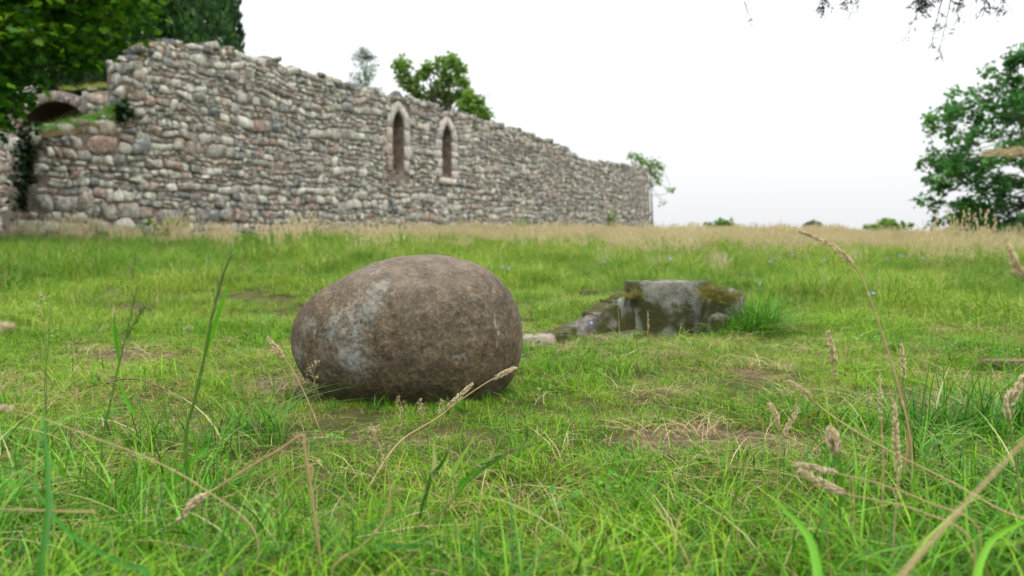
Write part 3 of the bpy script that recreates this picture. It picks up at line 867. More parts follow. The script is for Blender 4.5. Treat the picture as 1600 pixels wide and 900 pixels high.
# ------------------------------------------------------------------ mossy stone trough and loose stones
def build_trough():
    b = px(1048, 520, 3.72); b[2] = float(gh(b[0], b[1]))
    t = empty('stone_trough', b)
    tag(t, 'low mossy ruined stone trough with an upright slab and broken kerb', 'trough')
    def part(name, x0, x1, y0, y1, Y, dep, seed, rz=0, mat=M_kerb, box=.72, rough=.07, tilt=0, n=9, sink=.04):
        a = px(x0, y1, Y); c = px(x1, y0, Y)
        w = c[0] - a[0]; h = c[2] - a[2] + sink
        me = rock_mesh(name, (w * 1.1, dep * 1.1, h * 1.1), seed, mat, n=n, box=box, rough=rough, freq=2.8)
        return link(name, me, t, np.array([(a[0] + c[0]) / 2, Y + dep / 2, (a[2] + c[2]) / 2 - sink / 2]) - b, (0, tilt, rz))
    def block(name, x, y, ztop, length, thick, rz, seed, mat=M_kerb, box=.75, rough=.07, tilt=0., zbot=None, lean=0.):
        zb = (float(gh(x, y)) - .06) if zbot is None else zbot
        me = rock_mesh(name, (length * 1.08, thick * 1.1, (ztop - zb) * 1.06), seed, mat, n=10, box=box, rough=rough, freq=3.2)
        return link(name, me, t, np.array([x, y, (ztop + zb) / 2]) - b, (lean, tilt, rz))
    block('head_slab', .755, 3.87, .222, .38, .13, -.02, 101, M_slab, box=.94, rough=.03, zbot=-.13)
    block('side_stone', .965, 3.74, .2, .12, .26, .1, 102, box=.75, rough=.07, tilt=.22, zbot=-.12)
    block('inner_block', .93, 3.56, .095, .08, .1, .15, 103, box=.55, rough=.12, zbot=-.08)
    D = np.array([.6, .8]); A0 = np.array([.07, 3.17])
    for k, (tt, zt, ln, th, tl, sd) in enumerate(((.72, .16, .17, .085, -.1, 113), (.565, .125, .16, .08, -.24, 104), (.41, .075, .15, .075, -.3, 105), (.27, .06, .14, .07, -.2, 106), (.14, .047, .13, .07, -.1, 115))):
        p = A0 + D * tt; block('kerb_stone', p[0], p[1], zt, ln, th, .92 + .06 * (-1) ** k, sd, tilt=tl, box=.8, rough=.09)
    block('flat_stone', .06, 3.18, .05, .085, .07, .5, 107, M_pale, .5, .12, zbot=-.03)
    block('flat_stone', .13, 3.21, .052, .09, .07, .2, 108, M_pale, .5, .12, zbot=-.03)
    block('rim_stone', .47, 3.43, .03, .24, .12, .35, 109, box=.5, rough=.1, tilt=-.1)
    block('floor_stone', .79, 3.72, -.045, .16, .1, 0., 110, M_pale, .7, .08, zbot=-.11)
build_trough()
TB = px(1048, 520, 3.72)

def loose_stone(name, x, y, w, h, Y, seed, label, mat=M_pale, box=.4, cat='stone'):
    c = on_ground(x, y) if Y is None else px(x, y, Y)
    me = rock_mesh(name, (w, w * .8, h), seed, mat, n=7, box=box, rough=.15)
    o = link(name, me, loc=(c[0], c[1], float(gh(c[0], c[1])) + h * .12), rot=(.05, .05, seed * .7))
    return tag(o, label, cat)
loose_stone('loose_stone', 920, 470, .12, .11, None, 201, 'small grey block lying in the grass behind the kerb of the trough', M_kerb, .75)
loose_stone('loose_stone', 258, 566, .08, .045, None, 202, 'dull stone half sunk in the bare soil left of the boulder', M_wood)
loose_stone('loose_stone', 295, 517, .055, .035, None, 203, 'small pink pebble on the lawn above the bare soil patch', M_pale)

def build_plank():
    c = on_ground(1580, 578)
    me = rock_mesh('weathered_plank', (.3, .06, .022), 207, M_wood, n=8, box=.9, rough=.06, freq=4)
    o = link('weathered_plank', me, loc=(c[0] + .05, c[1], float(gh(c[0], c[1])) + .02), rot=(0, .02, -.05))
    tag(o, 'brown weathered plank lying in the grass at the right edge', 'plank')
    A = Acc(); pts = [(168, 612), (176, 606), (200, 604), (225, 607), (262, 623)]
    W = []
    for x, y in pts:
        p = on_ground(x, y + 8); W.append((p[0], p[1], float(gh(p[0], p[1])) + .035))
    P = spline(W, 16); tube(A, P, np.linspace(.0035, .0018, 16), 6, (.4, .2, .2))
    o = link('fallen_twig', A.mesh('fallen_twig', M_wood)); tag(o, 'thin bent brown twig lying on the grass at left', 'twig')
build_plank()

# ------------------------------------------------------------------ grass
def blades(n, radius, hmin, hmax, w, lean, dryp, segs, seed, zoff=0., dir_bias=None, wtaper=1.6, hpow=1.2, droop=.35):
    r = np.random.default_rng(seed)
    a = r.uniform(0, 2 * pi, n); rad = radius * np.sqrt(r.random(n))
    base = np.column_stack([rad * np.cos(a), rad * np.sin(a), np.full(n, zoff)])
    h = hmin + (hmax - hmin) * r.random(n) ** hpow
    az = r.uniform(0, 2 * pi, n); ln = np.abs(r.normal(lean, lean * .5, n))
    d = np.column_stack([np.cos(az), np.sin(az)])
    if dir_bias is not None: d = d + np.asarray(dir_bias); d /= np.linalg.norm(d, axis=1)[:, None] + 1e-6
    face = r.uniform(-.9, .9, n); side = np.column_stack([-d[:, 1] * np.cos(face), d[:, 0] * np.cos(face), np.sin(face) * .6])
    ww = w * r.uniform(.6, 1.3, n)
    tint = np.clip(r.normal(.5, .33, n), 0, 1); dry = np.where(r.random(n) < dryp, r.uniform(.55, 1, n), r.uniform(0, .1, n))
    V = []; C = []
    cf = r.uniform(.6, 1.3, n)
    for k in range(segs + 1):
        t = k / segs
        hor = h * ln * (t ** (1.4 + .4 * cf)); up = h * (t - droop * np.minimum(ln, 1.6) * t ** 2.2)
        p = base + np.column_stack([d * hor[:, None], up])
        wk = ww * (1 - t ** wtaper) * (.75 + .5 * min(1, t * 3) * .5)
        dk = np.clip(dry + (t > .85) * (r.random(n) < .25) * .6 * 0, 0, 1)
        if k < segs:
            V += [p - side * wk[:, None] / 2, p + side * wk[:, None] / 2]; C += [np.column_stack([tint, dk, np.full(n, t)])] * 2
        else:
            V.append(p); C.append(np.column_stack([tint, dk, np.full(n, t)]))
    V = np.stack(V, 1); C = np.stack(C, 1); m = V.shape[1]
    off = np.arange(n)[:, None] * m
    Q = np.concatenate([off + np.array([2 * k, 2 * k + 1, 2 * k + 3, 2 * k + 2]) for k in range(segs - 1)]) if segs > 1 else None
    T = off + np.array([2 * segs - 2, 2 * segs - 1, 2 * segs])
    return V.reshape(-1, 3), T, Q, C.reshape(-1, 3)

def tuft_mesh(name, specs, mat):
    A = Acc()
    for s in specs:
        V, T, Q, C = s; A.add(V, T, Q, C)
    return A.mesh(name, mat, smooth=True)

def heads(n, radius, hmin, hmax, seed, size, lean=.25, tint=(.5, .8)):
    """thin flowering stems with loose heads for distant hay"""
    r = np.random.default_rng(seed); A = []
    V = []; T = []; C = []
    for k in range(n):
        a = r.uniform(0, 6.28); rad = radius * math.sqrt(r.random()); h = r.uniform(hmin, hmax)
        b = np.array([rad * cos(a), rad * sin(a), 0]); az = r.uniform(0, 6.28); top = b + np.array([cos(az) * lean * h * r.random(), sin(az) * lean * h * r.random(), h])
        fz = r.uniform(0, 6.28); sd = np.array([cos(fz), sin(fz), 0]) * .0022
        i = len(V); V += [b - sd, b + sd, top]; T.append((i, i + 1, i + 2)); C += [(.45, .35, 0)] * 3
        ax = (top - b) / h
        for q in range(5):
            c = top - ax * size * q * .35 + r.normal(0, size * .1, 3); f = r.uniform(0, 6.28); s2 = np.array([cos(f), sin(f), .2]) * size * .16
            i = len(V); V += [c - s2, c + s2, c + ax * size * .5 + s2 * .2]; T.append((i, i + 1, i + 2)); C += [(r.uniform(*tint), .7, 1)] * 3
    return np.array(V), np.array(T), None, np.array(C)

def tuft_collection(name, meshes):
    col = bpy.data.collections.new(name)
    for k, me in enumerate(meshes):
        o = bpy.data.objects.new(f'{name}_{k:02d}', me); col.objects.link(o)
    return col

def scatter_object(name, P, rot, scl, idx, col, label):
    me = bpy.data.meshes.new(name); n = len(P)
    me.vertices.add(n); me.vertices.foreach_set('co', np.asarray(P, np.float32).ravel())
    a = me.attributes.new('rot', 'FLOAT_VECTOR', 'POINT'); a.data.foreach_set('vector', np.asarray(rot, np.float32).ravel())
    a = me.attributes.new('scl', 'FLOAT_VECTOR', 'POINT'); a.data.foreach_set('vector', np.asarray(scl, np.float32).ravel())
    a = me.attributes.new('idx', 'INT', 'POINT'); a.data.foreach_set('value', np.asarray(idx, np.int32))
    o = link(name, me); tag(o, label, kind='stuff')
    ng = bpy.data.node_groups.new(name + '_spread', 'GeometryNodeTree')
    ng.interface.new_socket('Geometry', in_out='INPUT', socket_type='NodeSocketGeometry'); ng.interface.new_socket('Geometry', in_out='OUTPUT', socket_type='NodeSocketGeometry')
    N = ng.nodes; gi = N.new('NodeGroupInput'); go = N.new('NodeGroupOutput'); ip = N.new('GeometryNodeInstanceOnPoints'); ci = N.new('GeometryNodeCollectionInfo')
    ci.inputs['Collection'].default_value = col; ci.inputs['Separate Children'].default_value = True; ci.inputs['Reset Children'].default_value = True
    def na(nm, ty):
        d = N.new('GeometryNodeInputNamedAttribute'); d.data_type = ty; d.inputs['Name'].default_value = nm; return d.outputs['Attribute']
    L = ng.links.new
    L(gi.outputs[0], ip.inputs['Points']); L(ci.outputs[0], ip.inputs['Instance']); ip.inputs['Pick Instance'].default_value = True
    L(na('idx', 'INT'), ip.inputs['Instance Index']); L(na('rot', 'FLOAT_VECTOR'), ip.inputs['Rotation']); L(na('scl', 'FLOAT_VECTOR'), ip.inputs['Scale'])
    L(ip.outputs[0], go.inputs[0])
    md = o.modifiers.new('spread', 'NODES'); md.node_group = ng
    return o

def field(y0, y1, dens, margin=.5, half=.69):
    """points over the strip of ground in view (with a margin to either side)"""
    area = half * (y1 ** 2 - y0 ** 2) + 2 * margin * (y1 - y0)
    n = int(area * dens)
    u = rng.random(int(n * 1.0))
    a, b, c = half, margin, -(half * y0 ** 2 + margin * y0)
    Yv = (-2 * b + np.sqrt(4 * b * b + 4 * a * (u * (half * (y1 ** 2 - y0 ** 2) + 2 * margin * (y1 - y0)) + a * y0 ** 2 + 2 * b * y0))) / (2 * a)
    X = rng.uniform(-1, 1, n) * (half * Yv + margin)
    return X, Yv

def wall_side(x, y):                        # distance in front of the long wall
    return (x - WALL_O[0]) * WALL_N[0] + (y - WALL_O[1]) * WALL_N[1]
def wall_u(x, y): return (x - WALL_O[0]) * WALL_D[0] + (y - WALL_O[1]) * WALL_D[1]

def blocked(x, y):
    b = ((x + .29) / .23) ** 2 + ((y - 2.26) / .13) ** 2 < 1
    # trough stones and the hollow between them
    b |= (np.abs(x - .755) < .2) & (np.abs(y - 3.87) < .1)
    b |= (np.abs(x - .985) < .1) & (np.abs(y - 3.72) < .16)
    b |= (((x - .73) / .17) ** 2 + ((y - 3.66) / .15) ** 2 < 1)
    k = np.clip((y - 3.17) / .6, 0, 1); xm = .09 + .45 * k
    b |= (np.abs(x - xm) < .07) & (y > 3.12) & (y < 3.85)
    return b

def place(X, Y, s, sj=.25, tilt=.12, zoff=-.004, ysc=None):
    n = len(X)
    Z = gh(X, Y) + zoff
    rot = np.column_stack([rng.normal(0, tilt, n), rng.normal(0, tilt, n), rng.uniform(0, 2 * pi, n)])
    sc = (np.asarray(s) * rng.uniform(1 - sj, 1 + sj, n))[:, None] * np.ones((1, 3))
    return np.column_stack([X, Y, Z]), rot, sc

def leaves_mesh(P, size, r, up=.5, shape='diamond', tint=None, droop=0.):
    n = len(P)
    nrm = r.normal(0, 1, (n, 3)); nrm[:, 2] = np.abs(nrm[:, 2]) + up; nrm /= np.linalg.norm(nrm, axis=1)[:, None]
    d = r.normal(0, 1, (n, 3)); d[:, 2] -= droop; d -= nrm * np.sum(d * nrm, 1)[:, None]; d /= np.linalg.norm(d, axis=1)[:, None] + 1e-9
    s = np.cross(nrm, d); L = size * r.uniform(.6, 1.3, n)
    if shape == 'diamond': T2 = [(0, 0, 0), (.45, .42, .08), (1, 0, -.05), (.45, -.42, .08)]; tri = [(0, 1, 2), (0, 2, 3)]
    elif shape == 'needle': T2 = [(0, 0, 0), (.4, .14, .03), (1, 0, 0), (.4, -.14, .03)]; tri = [(0, 1, 2), (0, 2, 3)]
    elif shape == 'oak': T2 = [(0, 0, 0), (.3, .22, .05), (.42, .16, .04), (.68, .36, .06), (1, 0, -.08), (.68, -.36, .06), (.42, -.16, .04), (.3, -.22, .05)]; tri = [(0, 1, 2), (0, 2, 6), (0, 6, 7), (2, 3, 4), (2, 4, 6), (6, 4, 5)]
    else:  # palmate
        T2 = [(0, 0, 0), (-.05, .28, .03), (.25, .5, .03), (.4, .27, .05), (.72, .42, 0), (.7, .16, .05), (1.05, 0, -.1), (.7, -.16, .05), (.72, -.42, 0), (.4, -.27, .05), (.25, -.5, .03), (-.05, -.28, .03)]
        tri = [(0, i, i + 1) for i in range(1, 11)]
    T2 = np.array(T2); m = len(T2)
    V = P[:, None] + L[:, None, None] * (T2[None, :, :1] * d[:, None] + T2[None, :, 1:2] * s[:, None] + T2[None, :, 2:] * nrm[:, None])
    F = (np.arange(n)[:, None, None] * m + np.array(tri)[None]).reshape(-1, 3)
    t = tint if tint is not None else np.clip(r.normal(.45, .25, n), 0, 1)
    C = np.repeat(np.column_stack([t, np.zeros(n), np.zeros(n)]), m, 0)
    return V.reshape(-1, 3), F, C

def build_grass():
    # ---- near lawn: green, long and dry kinds of tuft
    lawn = [tuft_mesh('lawn_tuft', [blades(62, .065, .015, .07, .0027, 1.0, .1, 3, 300 + k), blades(26, .07, .012, .05, .0024, 1.7, .35, 3, 340 + k)], M_lawn) for k in range(7)]
    lawn += [tuft_mesh('lawn_tuft', [blades(34, .06, .03, .12, .0036, 1.0, .08, 4, 320 + k), blades(24, .07, .015, .05, .0026, 1.5, .3, 2, 350 + k)], M_lawn) for k in range(4)]
    lawn += [tuft_mesh('lawn_tuft', [blades(44, .065, .012, .05, .0025, 1.3, .4, 3, 370 + k), blades(26, .075, .015, .06, .0022, 2.2, .85, 3, 380 + k)], M_lawn) for k in range(4)]
    lit = [tuft_mesh('litter', [blades(13, .08, .02, .08, .0021, 2.3, 1., 3, 360 + k, .006, droop=.42)], M_straw) for k in range(4)]
    for k in range(3):
        r_ = np.random.default_rng(390 + k); q = np.column_stack([r_.normal(0, .03, 20), r_.normal(0, .03, 20), r_.uniform(.008, .035, 20)])
        V, F, C = leaves_mesh(q, .013, r_, up=1.6, shape='diamond', tint=r_.uniform(.2, .7, 20)); lit.append(mesh_data('clover_leaves', V, F, None, C, M_coarse, smooth=False))
    col = tuft_collection('lawn_tufts', lawn + lit)
    X, Y = field(.45, 4.2, 400, .7)
    bare = bareness(X, Y); f = fbm2(X * 2.6, Y * 2.6, 41)
    keep = (~blocked(X, Y)) & (rng.random(len(X)) > np.minimum(.93, bare * 1.05))
    X, Y, f, bare = X[keep], Y[keep], f[keep], bare[keep]
    s = .36 + .9 * f + .35 * (1 - sstep(1.0, 1.6, Y)) - .25 * bare
    s = s * (1 - .35 * np.exp(-(((X + .27) / .4) ** 2 + ((Y - 2.02) / .25) ** 2)))
    s = np.maximum(s, .5) * (1 - .45 * np.exp(-(((X - .22) / .25) ** 2 + ((Y - 3.1) / .22) ** 2)))
    P, R, S = place(X, Y, s)
    idx = rng.integers(0, 7, len(X)); lng = (f > .5) & (rng.random(len(X)) < .3 + .3 * sstep(1.3, .9, Y)); idx[lng] = 7 + rng.integers(0, 4, lng.sum())
    g = fbm2(X * 1.3 + 5, Y * 1.7, 47); dr = rng.random(len(X)) < (sstep(.44, .64, g) * sstep(1.1, 1.6, Y) * .6 + bare * 1.2); idx[dr] = 11 + rng.integers(0, 4, dr.sum())
    X2, Y2 = field(.6, 4.6, 150, .6)
    k = (~blocked(X2, Y2)) & (rng.random(len(X2)) < .08 + 1.1 * bareness(X2, Y2) + .5 * sstep(.5, .65, fbm2(X2 * 1.6, Y2 * 1.6, 77))); X2, Y2 = X2[k], Y2[k]
    P2, R2, S2 = place(X2, Y2, np.full(len(X2), .85), tilt=.08, zoff=.004)
    P2[:, 2] += rng.random(len(X2)) * .015
    scatter_object('lawn_grass', np.vstack([P, P2]), np.vstack([R, R2]), np.vstack([S, S2]), np.concatenate([idx, np.where((rng.random(len(X2)) < .72) | (bareness(X2, Y2) > .15), 15 + rng.integers(0, 4, len(X2)), 19 + rng.integers(0, 3, len(X2)))]), col,
                   'short green lawn grass with dry straw around the boulder')
    # ---- coarse long blades in the near corners and clumps
    co = [tuft_mesh('coarse_tuft', [blades(26, .045, .07, .23, .0052, .8, .05, 6, 400 + k, droop=.3), blades(12, .05, .05, .14, .0045, 1.3, .2, 5, 430 + k)], M_coarse) for k in range(6)]
    col = tuft_collection('coarse_tufts', co)
    X, Y = field(.42, 2.2, 330, .4)
    L = sstep(-.12, -.55, X / Y) * sstep(1.9, 1.0, Y); Rr = sstep(.32, .62, X / Y) * sstep(2.1, 1.3, Y); B = sstep(1.2, .85, Y) * .55
    dn = np.maximum.reduce([L, Rr * .9, B]) * (.35 + .9 * fbm2(X * 5, Y * 5, 51))
    k = (rng.random(len(X)) < dn * .8) & ~blocked(X, Y); X, Y = X[k], Y[k]
    s = np.full(len(X), .72) * (1 - .25 * sstep(.75, .5, Y)) * (.75 + .45 * fbm2(X * 3, Y * 3, 55))
    ex = []
    for (cx, cyy, n, rr, ss) in ((1490, 700, 14, .1, .95), (1560, 690, 10, .09, .95), (985, 800, 7, .07, .45), (980, 745, 6, .06, .4), (640, 645, 8, .14, .3),
                                  (560, 632, 7, .1, .3), (740, 632, 5, .08, .28), (495, 612, 4, .05, .3), (880, 575, 6, .08, .3), (330, 700, 10, .14, .7), (1450, 560, 8, .12, .5)):
        c = on_ground(cx, cyy)
        for q in range(n):
            a = rng.uniform(0, 6.28); d = rr * math.sqrt(rng.random()); ex.append((c[0] + d * cos(a), c[1] + d * sin(a), ss))
    for (wx, wy, n, rr, ss) in ((1.05, 3.58, 34, .1, 1.0), (1.14, 3.72, 26, .1, 1.0), (.97, 3.5, 18, .07, .62), (.6, 3.4, 10, .1, .25), (.86, 3.42, 8, .06, .3), (.3, 3.25, 6, .08, .22)):
        for q in range(n):
            a = rng.uniform(0, 6.28); d = rr * math.sqrt(rng.random()); ex.append((wx + d * cos(a), wy + d * sin(a), ss))
    ex = np.array(ex); X = np.concatenate([X, ex[:, 0]]); Y = np.concatenate([Y, ex[:, 1]]); s = np.concatenate([s, ex[:, 2]])
    P, R, S = place(X, Y, s, .3)
    scatter_object('long_grass', P, R, S, rng.integers(0, 6, len(X)), col, 'long coarse green grass blades in the nearest corners of the field')
    # ---- middle distance
    mid = [tuft_mesh('meadow_tuft', [blades(120, .14, .04, .15, .0044, .9, .1, 3, 500 + k), blades(40, .14, .03, .1, .004, 1.6, .4, 2, 530 + k)], M_meadow) for k in range(6)]
    mid += [tuft_mesh('meadow_tuft', [blades(110, .13, .08, .24, .0044, .9, .08, 3, 570 + k)], M_lush) for k in range(2)]
    mid += [tuft_mesh('meadow_tuft', [blades(110, .13, .08, .26, .0044, .8, .12, 3, 550 + k)], M_meadow) for k in range(3)]
    col = tuft_collection('meadow_tufts', mid)
    X, Y = field(3.6, 11, 66, 1.0)
    k = (~blocked(X, Y)) & (rng.random(len(X)) < sstep(3.5, 4.3, Y)) & (rng.random(len(X)) > bareness(X, Y) * .9); X, Y = X[k], Y[k]
    f = fbm2(X * 1.2, Y * 1.2, 61, 2); s = .25 + .95 * f + .3 * sstep(5, 10, Y)
    P, R, S = place(X, Y, s)
    idx = rng.integers(0, 6, len(X)); lng = (rng.random(len(X)) < .5 * sstep(.5, .7, f)) & (Y > 4.8); idx[lng] = 8 + rng.integers(0, 3, lng.sum()); lu_ = rng.random(len(X)) < sstep(.42, .62, fbm2(X * .9 + 9, Y * .9, 65)) * (.45 + .5 * sstep(-.1, -.5, X / Y)) * sstep(4.4, 5.2, Y); idx[lu_] = 6 + rng.integers(0, 2, lu_.sum())
    scatter_object('meadow_grass', P, R, S, idx, col, 'soft yellow-green meadow grass between the trough and the wall')
    # ---- far meadow and tall hay
    far = [tuft_mesh('far_tuft', [blades(150, .28, .1, .3, .008, .8, .12, 2, 600 + k)], M_meadow) for k in range(5)]
    far += [tuft_mesh('far_tuft', [blades(130, .28, .12, .36, .008, .9, .08, 2, 620 + k)], M_lush) for k in range(3)]
    col = tuft_collection('far_tufts', far)
    X, Y = field(10, 48, 9, 3)
    ws = wall_side(X, Y); k = ((ws > .05) | (wall_u(X, Y) < UA - .7)) & (rng.random(len(X)) < 1 - .5 * sstep(20, 34, Y)); X, Y = X[k], Y[k]
    P, R, S = place(X, Y, .25 + 1.15 * fbm2(X * .7, Y * .7, 71))
    idx = rng.integers(0, 5, len(X)); lu_ = rng.random(len(X)) < (.2 + .8 * sstep(0, -.4, X / Y)) * sstep(.33, .55, fbm2(X * .6, Y * .8, 75)); idx[lu_] = 5 + rng.integers(0, 3, lu_.sum())
    scatter_object('far_meadow_grass', P, R, S, idx, col, 'far green meadow grass at the foot of the ruined wall')
    hay = [tuft_mesh('hay_tuft', [blades(40, .3, .15, .45, .006, .5, .12, 2, 700 + k), heads(56, .34, .36, .66, 720 + k, .07)], M_hay) for k in range(6)]
    col = tuft_collection('hay_tufts', hay)
    X, Y = field(6.2, 62, 4.0, 6)
    ws = wall_side(X, Y); u = wall_u(X, Y)
    front = ((ws > .12) & (u > UA - 2)) | (u > UC + 1.2)
    nearwall = (ws < 1.3) & (u < UC + .5)
    xr = X / Y
    edge = 10.5 - 1.5 * sstep(0, .5, xr) + 9 * (fbm2(X * .35, Y * .35, 83) - .5)
    dn = .22 * sstep(6.5, 9, Y) * sstep(-.1, .15, xr) * fbm2(X * .9, Y * .9, 89) * 1.6 + sstep(edge, edge + 16, Y) * sstep(-.25, 0.1, xr) * (.45 + .8 * sstep(.35, .6, fbm2(X * .5, Y * .35, 87))) + nearwall * (.07 + .5 * sstep(-.3, .08, xr)) + (ws < 7) * (u < UC) * .4 * sstep(.4, .65, fbm2(X * .7, Y * .7, 85)) + .08 * (Y > 8)
    k = front & (rng.random(len(X)) < dn); X, Y = X[k], Y[k]; ws = wall_side(X, Y)
    s = (.22 + .75 * fbm2(X * .45, Y * .45, 91)) * rng.uniform(.75, 1.25, len(X))
    P, R, S = place(X, Y, s)
    scatter_object('hay_grass', P, R, S, rng.integers(0, 6, len(X)), col, 'tall pale dry flowering grass along the crest and wall foot')
    # ---- tufts on the wall tops
    wt = [tuft_mesh('wall_tuft', [blades(40, .16, .05, .2, .007, .8, .55, 3, 800 + k)], M_meadow) for k in range(4)]
    wt += [tuft_mesh('wall_tuft', [blades(46, .15, .06, .26, .007, .8, .06, 3, 820 + k)], M_coarse) for k in range(2)]
    col = tuft_collection('wall_tufts', wt)
    us = np.concatenate([rng.uniform(UA + .1, UC - .1, 520), rng.uniform(UA + .1, UB, 70)]); keep = (us < UB) | (rng.random(590) < np.where(us < 9, 1., .45) * sstep(.3, .6, vn2(us * 1.1, us * 0, 5)) * 1.3); us = us[keep]
    dd = rng.uniform(-.7, -.02, len(us))
    P = np.array([wall_pt(u, float(wall_top(u)) - .02, d) for u, d in zip(us, dd)]); n = len(us)
    R = np.column_stack([rng.normal(0, .2, n), rng.normal(0, .2, n), rng.uniform(0, 6.28, n)])
    S = (np.where(us < UB, .9, .8) * rng.uniform(.6, 1.3, n))[:, None] * np.ones((1, 3))
    idx = np.where((us < UB), 4 + rng.integers(0, 2, n), rng.integers(0, 4, n))
    # top of the arched wall
    xa = rng.uniform(100, 232, 60); Pa = np.array([px(x, 140 - (x - 100) * .07, 22.6 + .5 * rng.random()) for x in xa])
    P = np.vstack([P, Pa]); R = np.vstack([R, np.column_stack([rng.normal(0, .2, (60, 2)), rng.uniform(0, 6, 60)])]); S = np.vstack([S, np.full((60, 3), 1.)]); idx = np.concatenate([idx, rng.integers(0, 4, 60)])
    scatter_object('wall_top_grass', P, R, S, idx, col, 'dry and green grass sprouting along the ruined wall tops')
    # ---- moss cushions hanging over the trough stones
    ms = [tuft_mesh('moss_tuft', [blades(90, .035, .008, .03, .0022, 1.2, .1, 2, 900 + k)], M_mossy) for k in range(3)]
    col = tuft_collection('moss_tufts', ms)
    P = []; R = []
    for q in range(70):
        x = rng.uniform(1090, 1152); y = 446 + (x - 1090) * .2 + rng.uniform(-2, 14) + abs(x - 1120) * .1; Y = rng.uniform(3.55, 3.78); P.append(px(x, y + 2, Y)); R.append((rng.normal(.5, .3), rng.normal(.2, .3), rng.uniform(0, 6)))
    for q in range(26):
        x = rng.uniform(950, 1000); P.append(px(x, 463 + (985 - x) * .25, rng.uniform(3.68, 3.8))); R.append((rng.normal(0, .3), rng.normal(0, .3), rng.uniform(0, 6)))
    n = len(P); scatter_object('moss', np.array(P), np.array(R), np.ones((n, 3)) * rng.uniform(.6, 1.1, (n, 1)), rng.integers(0, 3, n), col, 'yellow-green moss draped over the trough stones')
build_grass()

# ------------------------------------------------------------------ single grass stalks in the foreground
def spikelet(A, c, ax, ln, wd, r, tint):
    s = r.normal(0, 1, 3); s -= ax * np.dot(s, ax); s /= np.linalg.norm(s) + 1e-9; q = np.cross(ax, s)
    V = [c, c + ax * ln * .45 + s * wd, c + ax * ln * .45 + q * wd, c + ax * ln * .45 - s * wd, c + ax * ln * .45 - q * wd, c + ax * ln]
    T = [(0, 1, 2), (0, 2, 3), (0, 3, 4), (0, 4, 1), (5, 2, 1), (5, 3, 2), (5, 4, 3), (5, 1, 4)]
    A.add(V, T, None, tint)

def ribbon(A, P, w, r, tint, up=(0, 0, 1)):
    P = np.asarray(P); T = np.gradient(P, axis=0); T /= np.linalg.norm(T, axis=1)[:, None] + 1e-9
    v = CAM - P.mean(0); v /= np.linalg.norm(v); v = v + r.normal(0, .35, 3)
    S = np.cross(T, v); S /= np.linalg.norm(S, axis=1)[:, None] + 1e-9
    n = len(P); t = np.linspace(0, 1, n); ww = w * np.minimum(1, .45 + 2.2 * t) * (1 - t ** 2.6) + .0003
    B = np.cross(S, T) * (ww * .25)[:, None]
    V = np.stack([P - S * ww[:, None] / 2, P - B, P + S * ww[:, None] / 2], 1).reshape(-1, 3)
    Q = []
    for i in range(n - 1):
        for k in (0, 1): Q.append((i * 3 + k, i * 3 + k + 1, i * 3 + 4 + k, i * 3 + 3 + k))
    A.add(V, None, Q, tint)

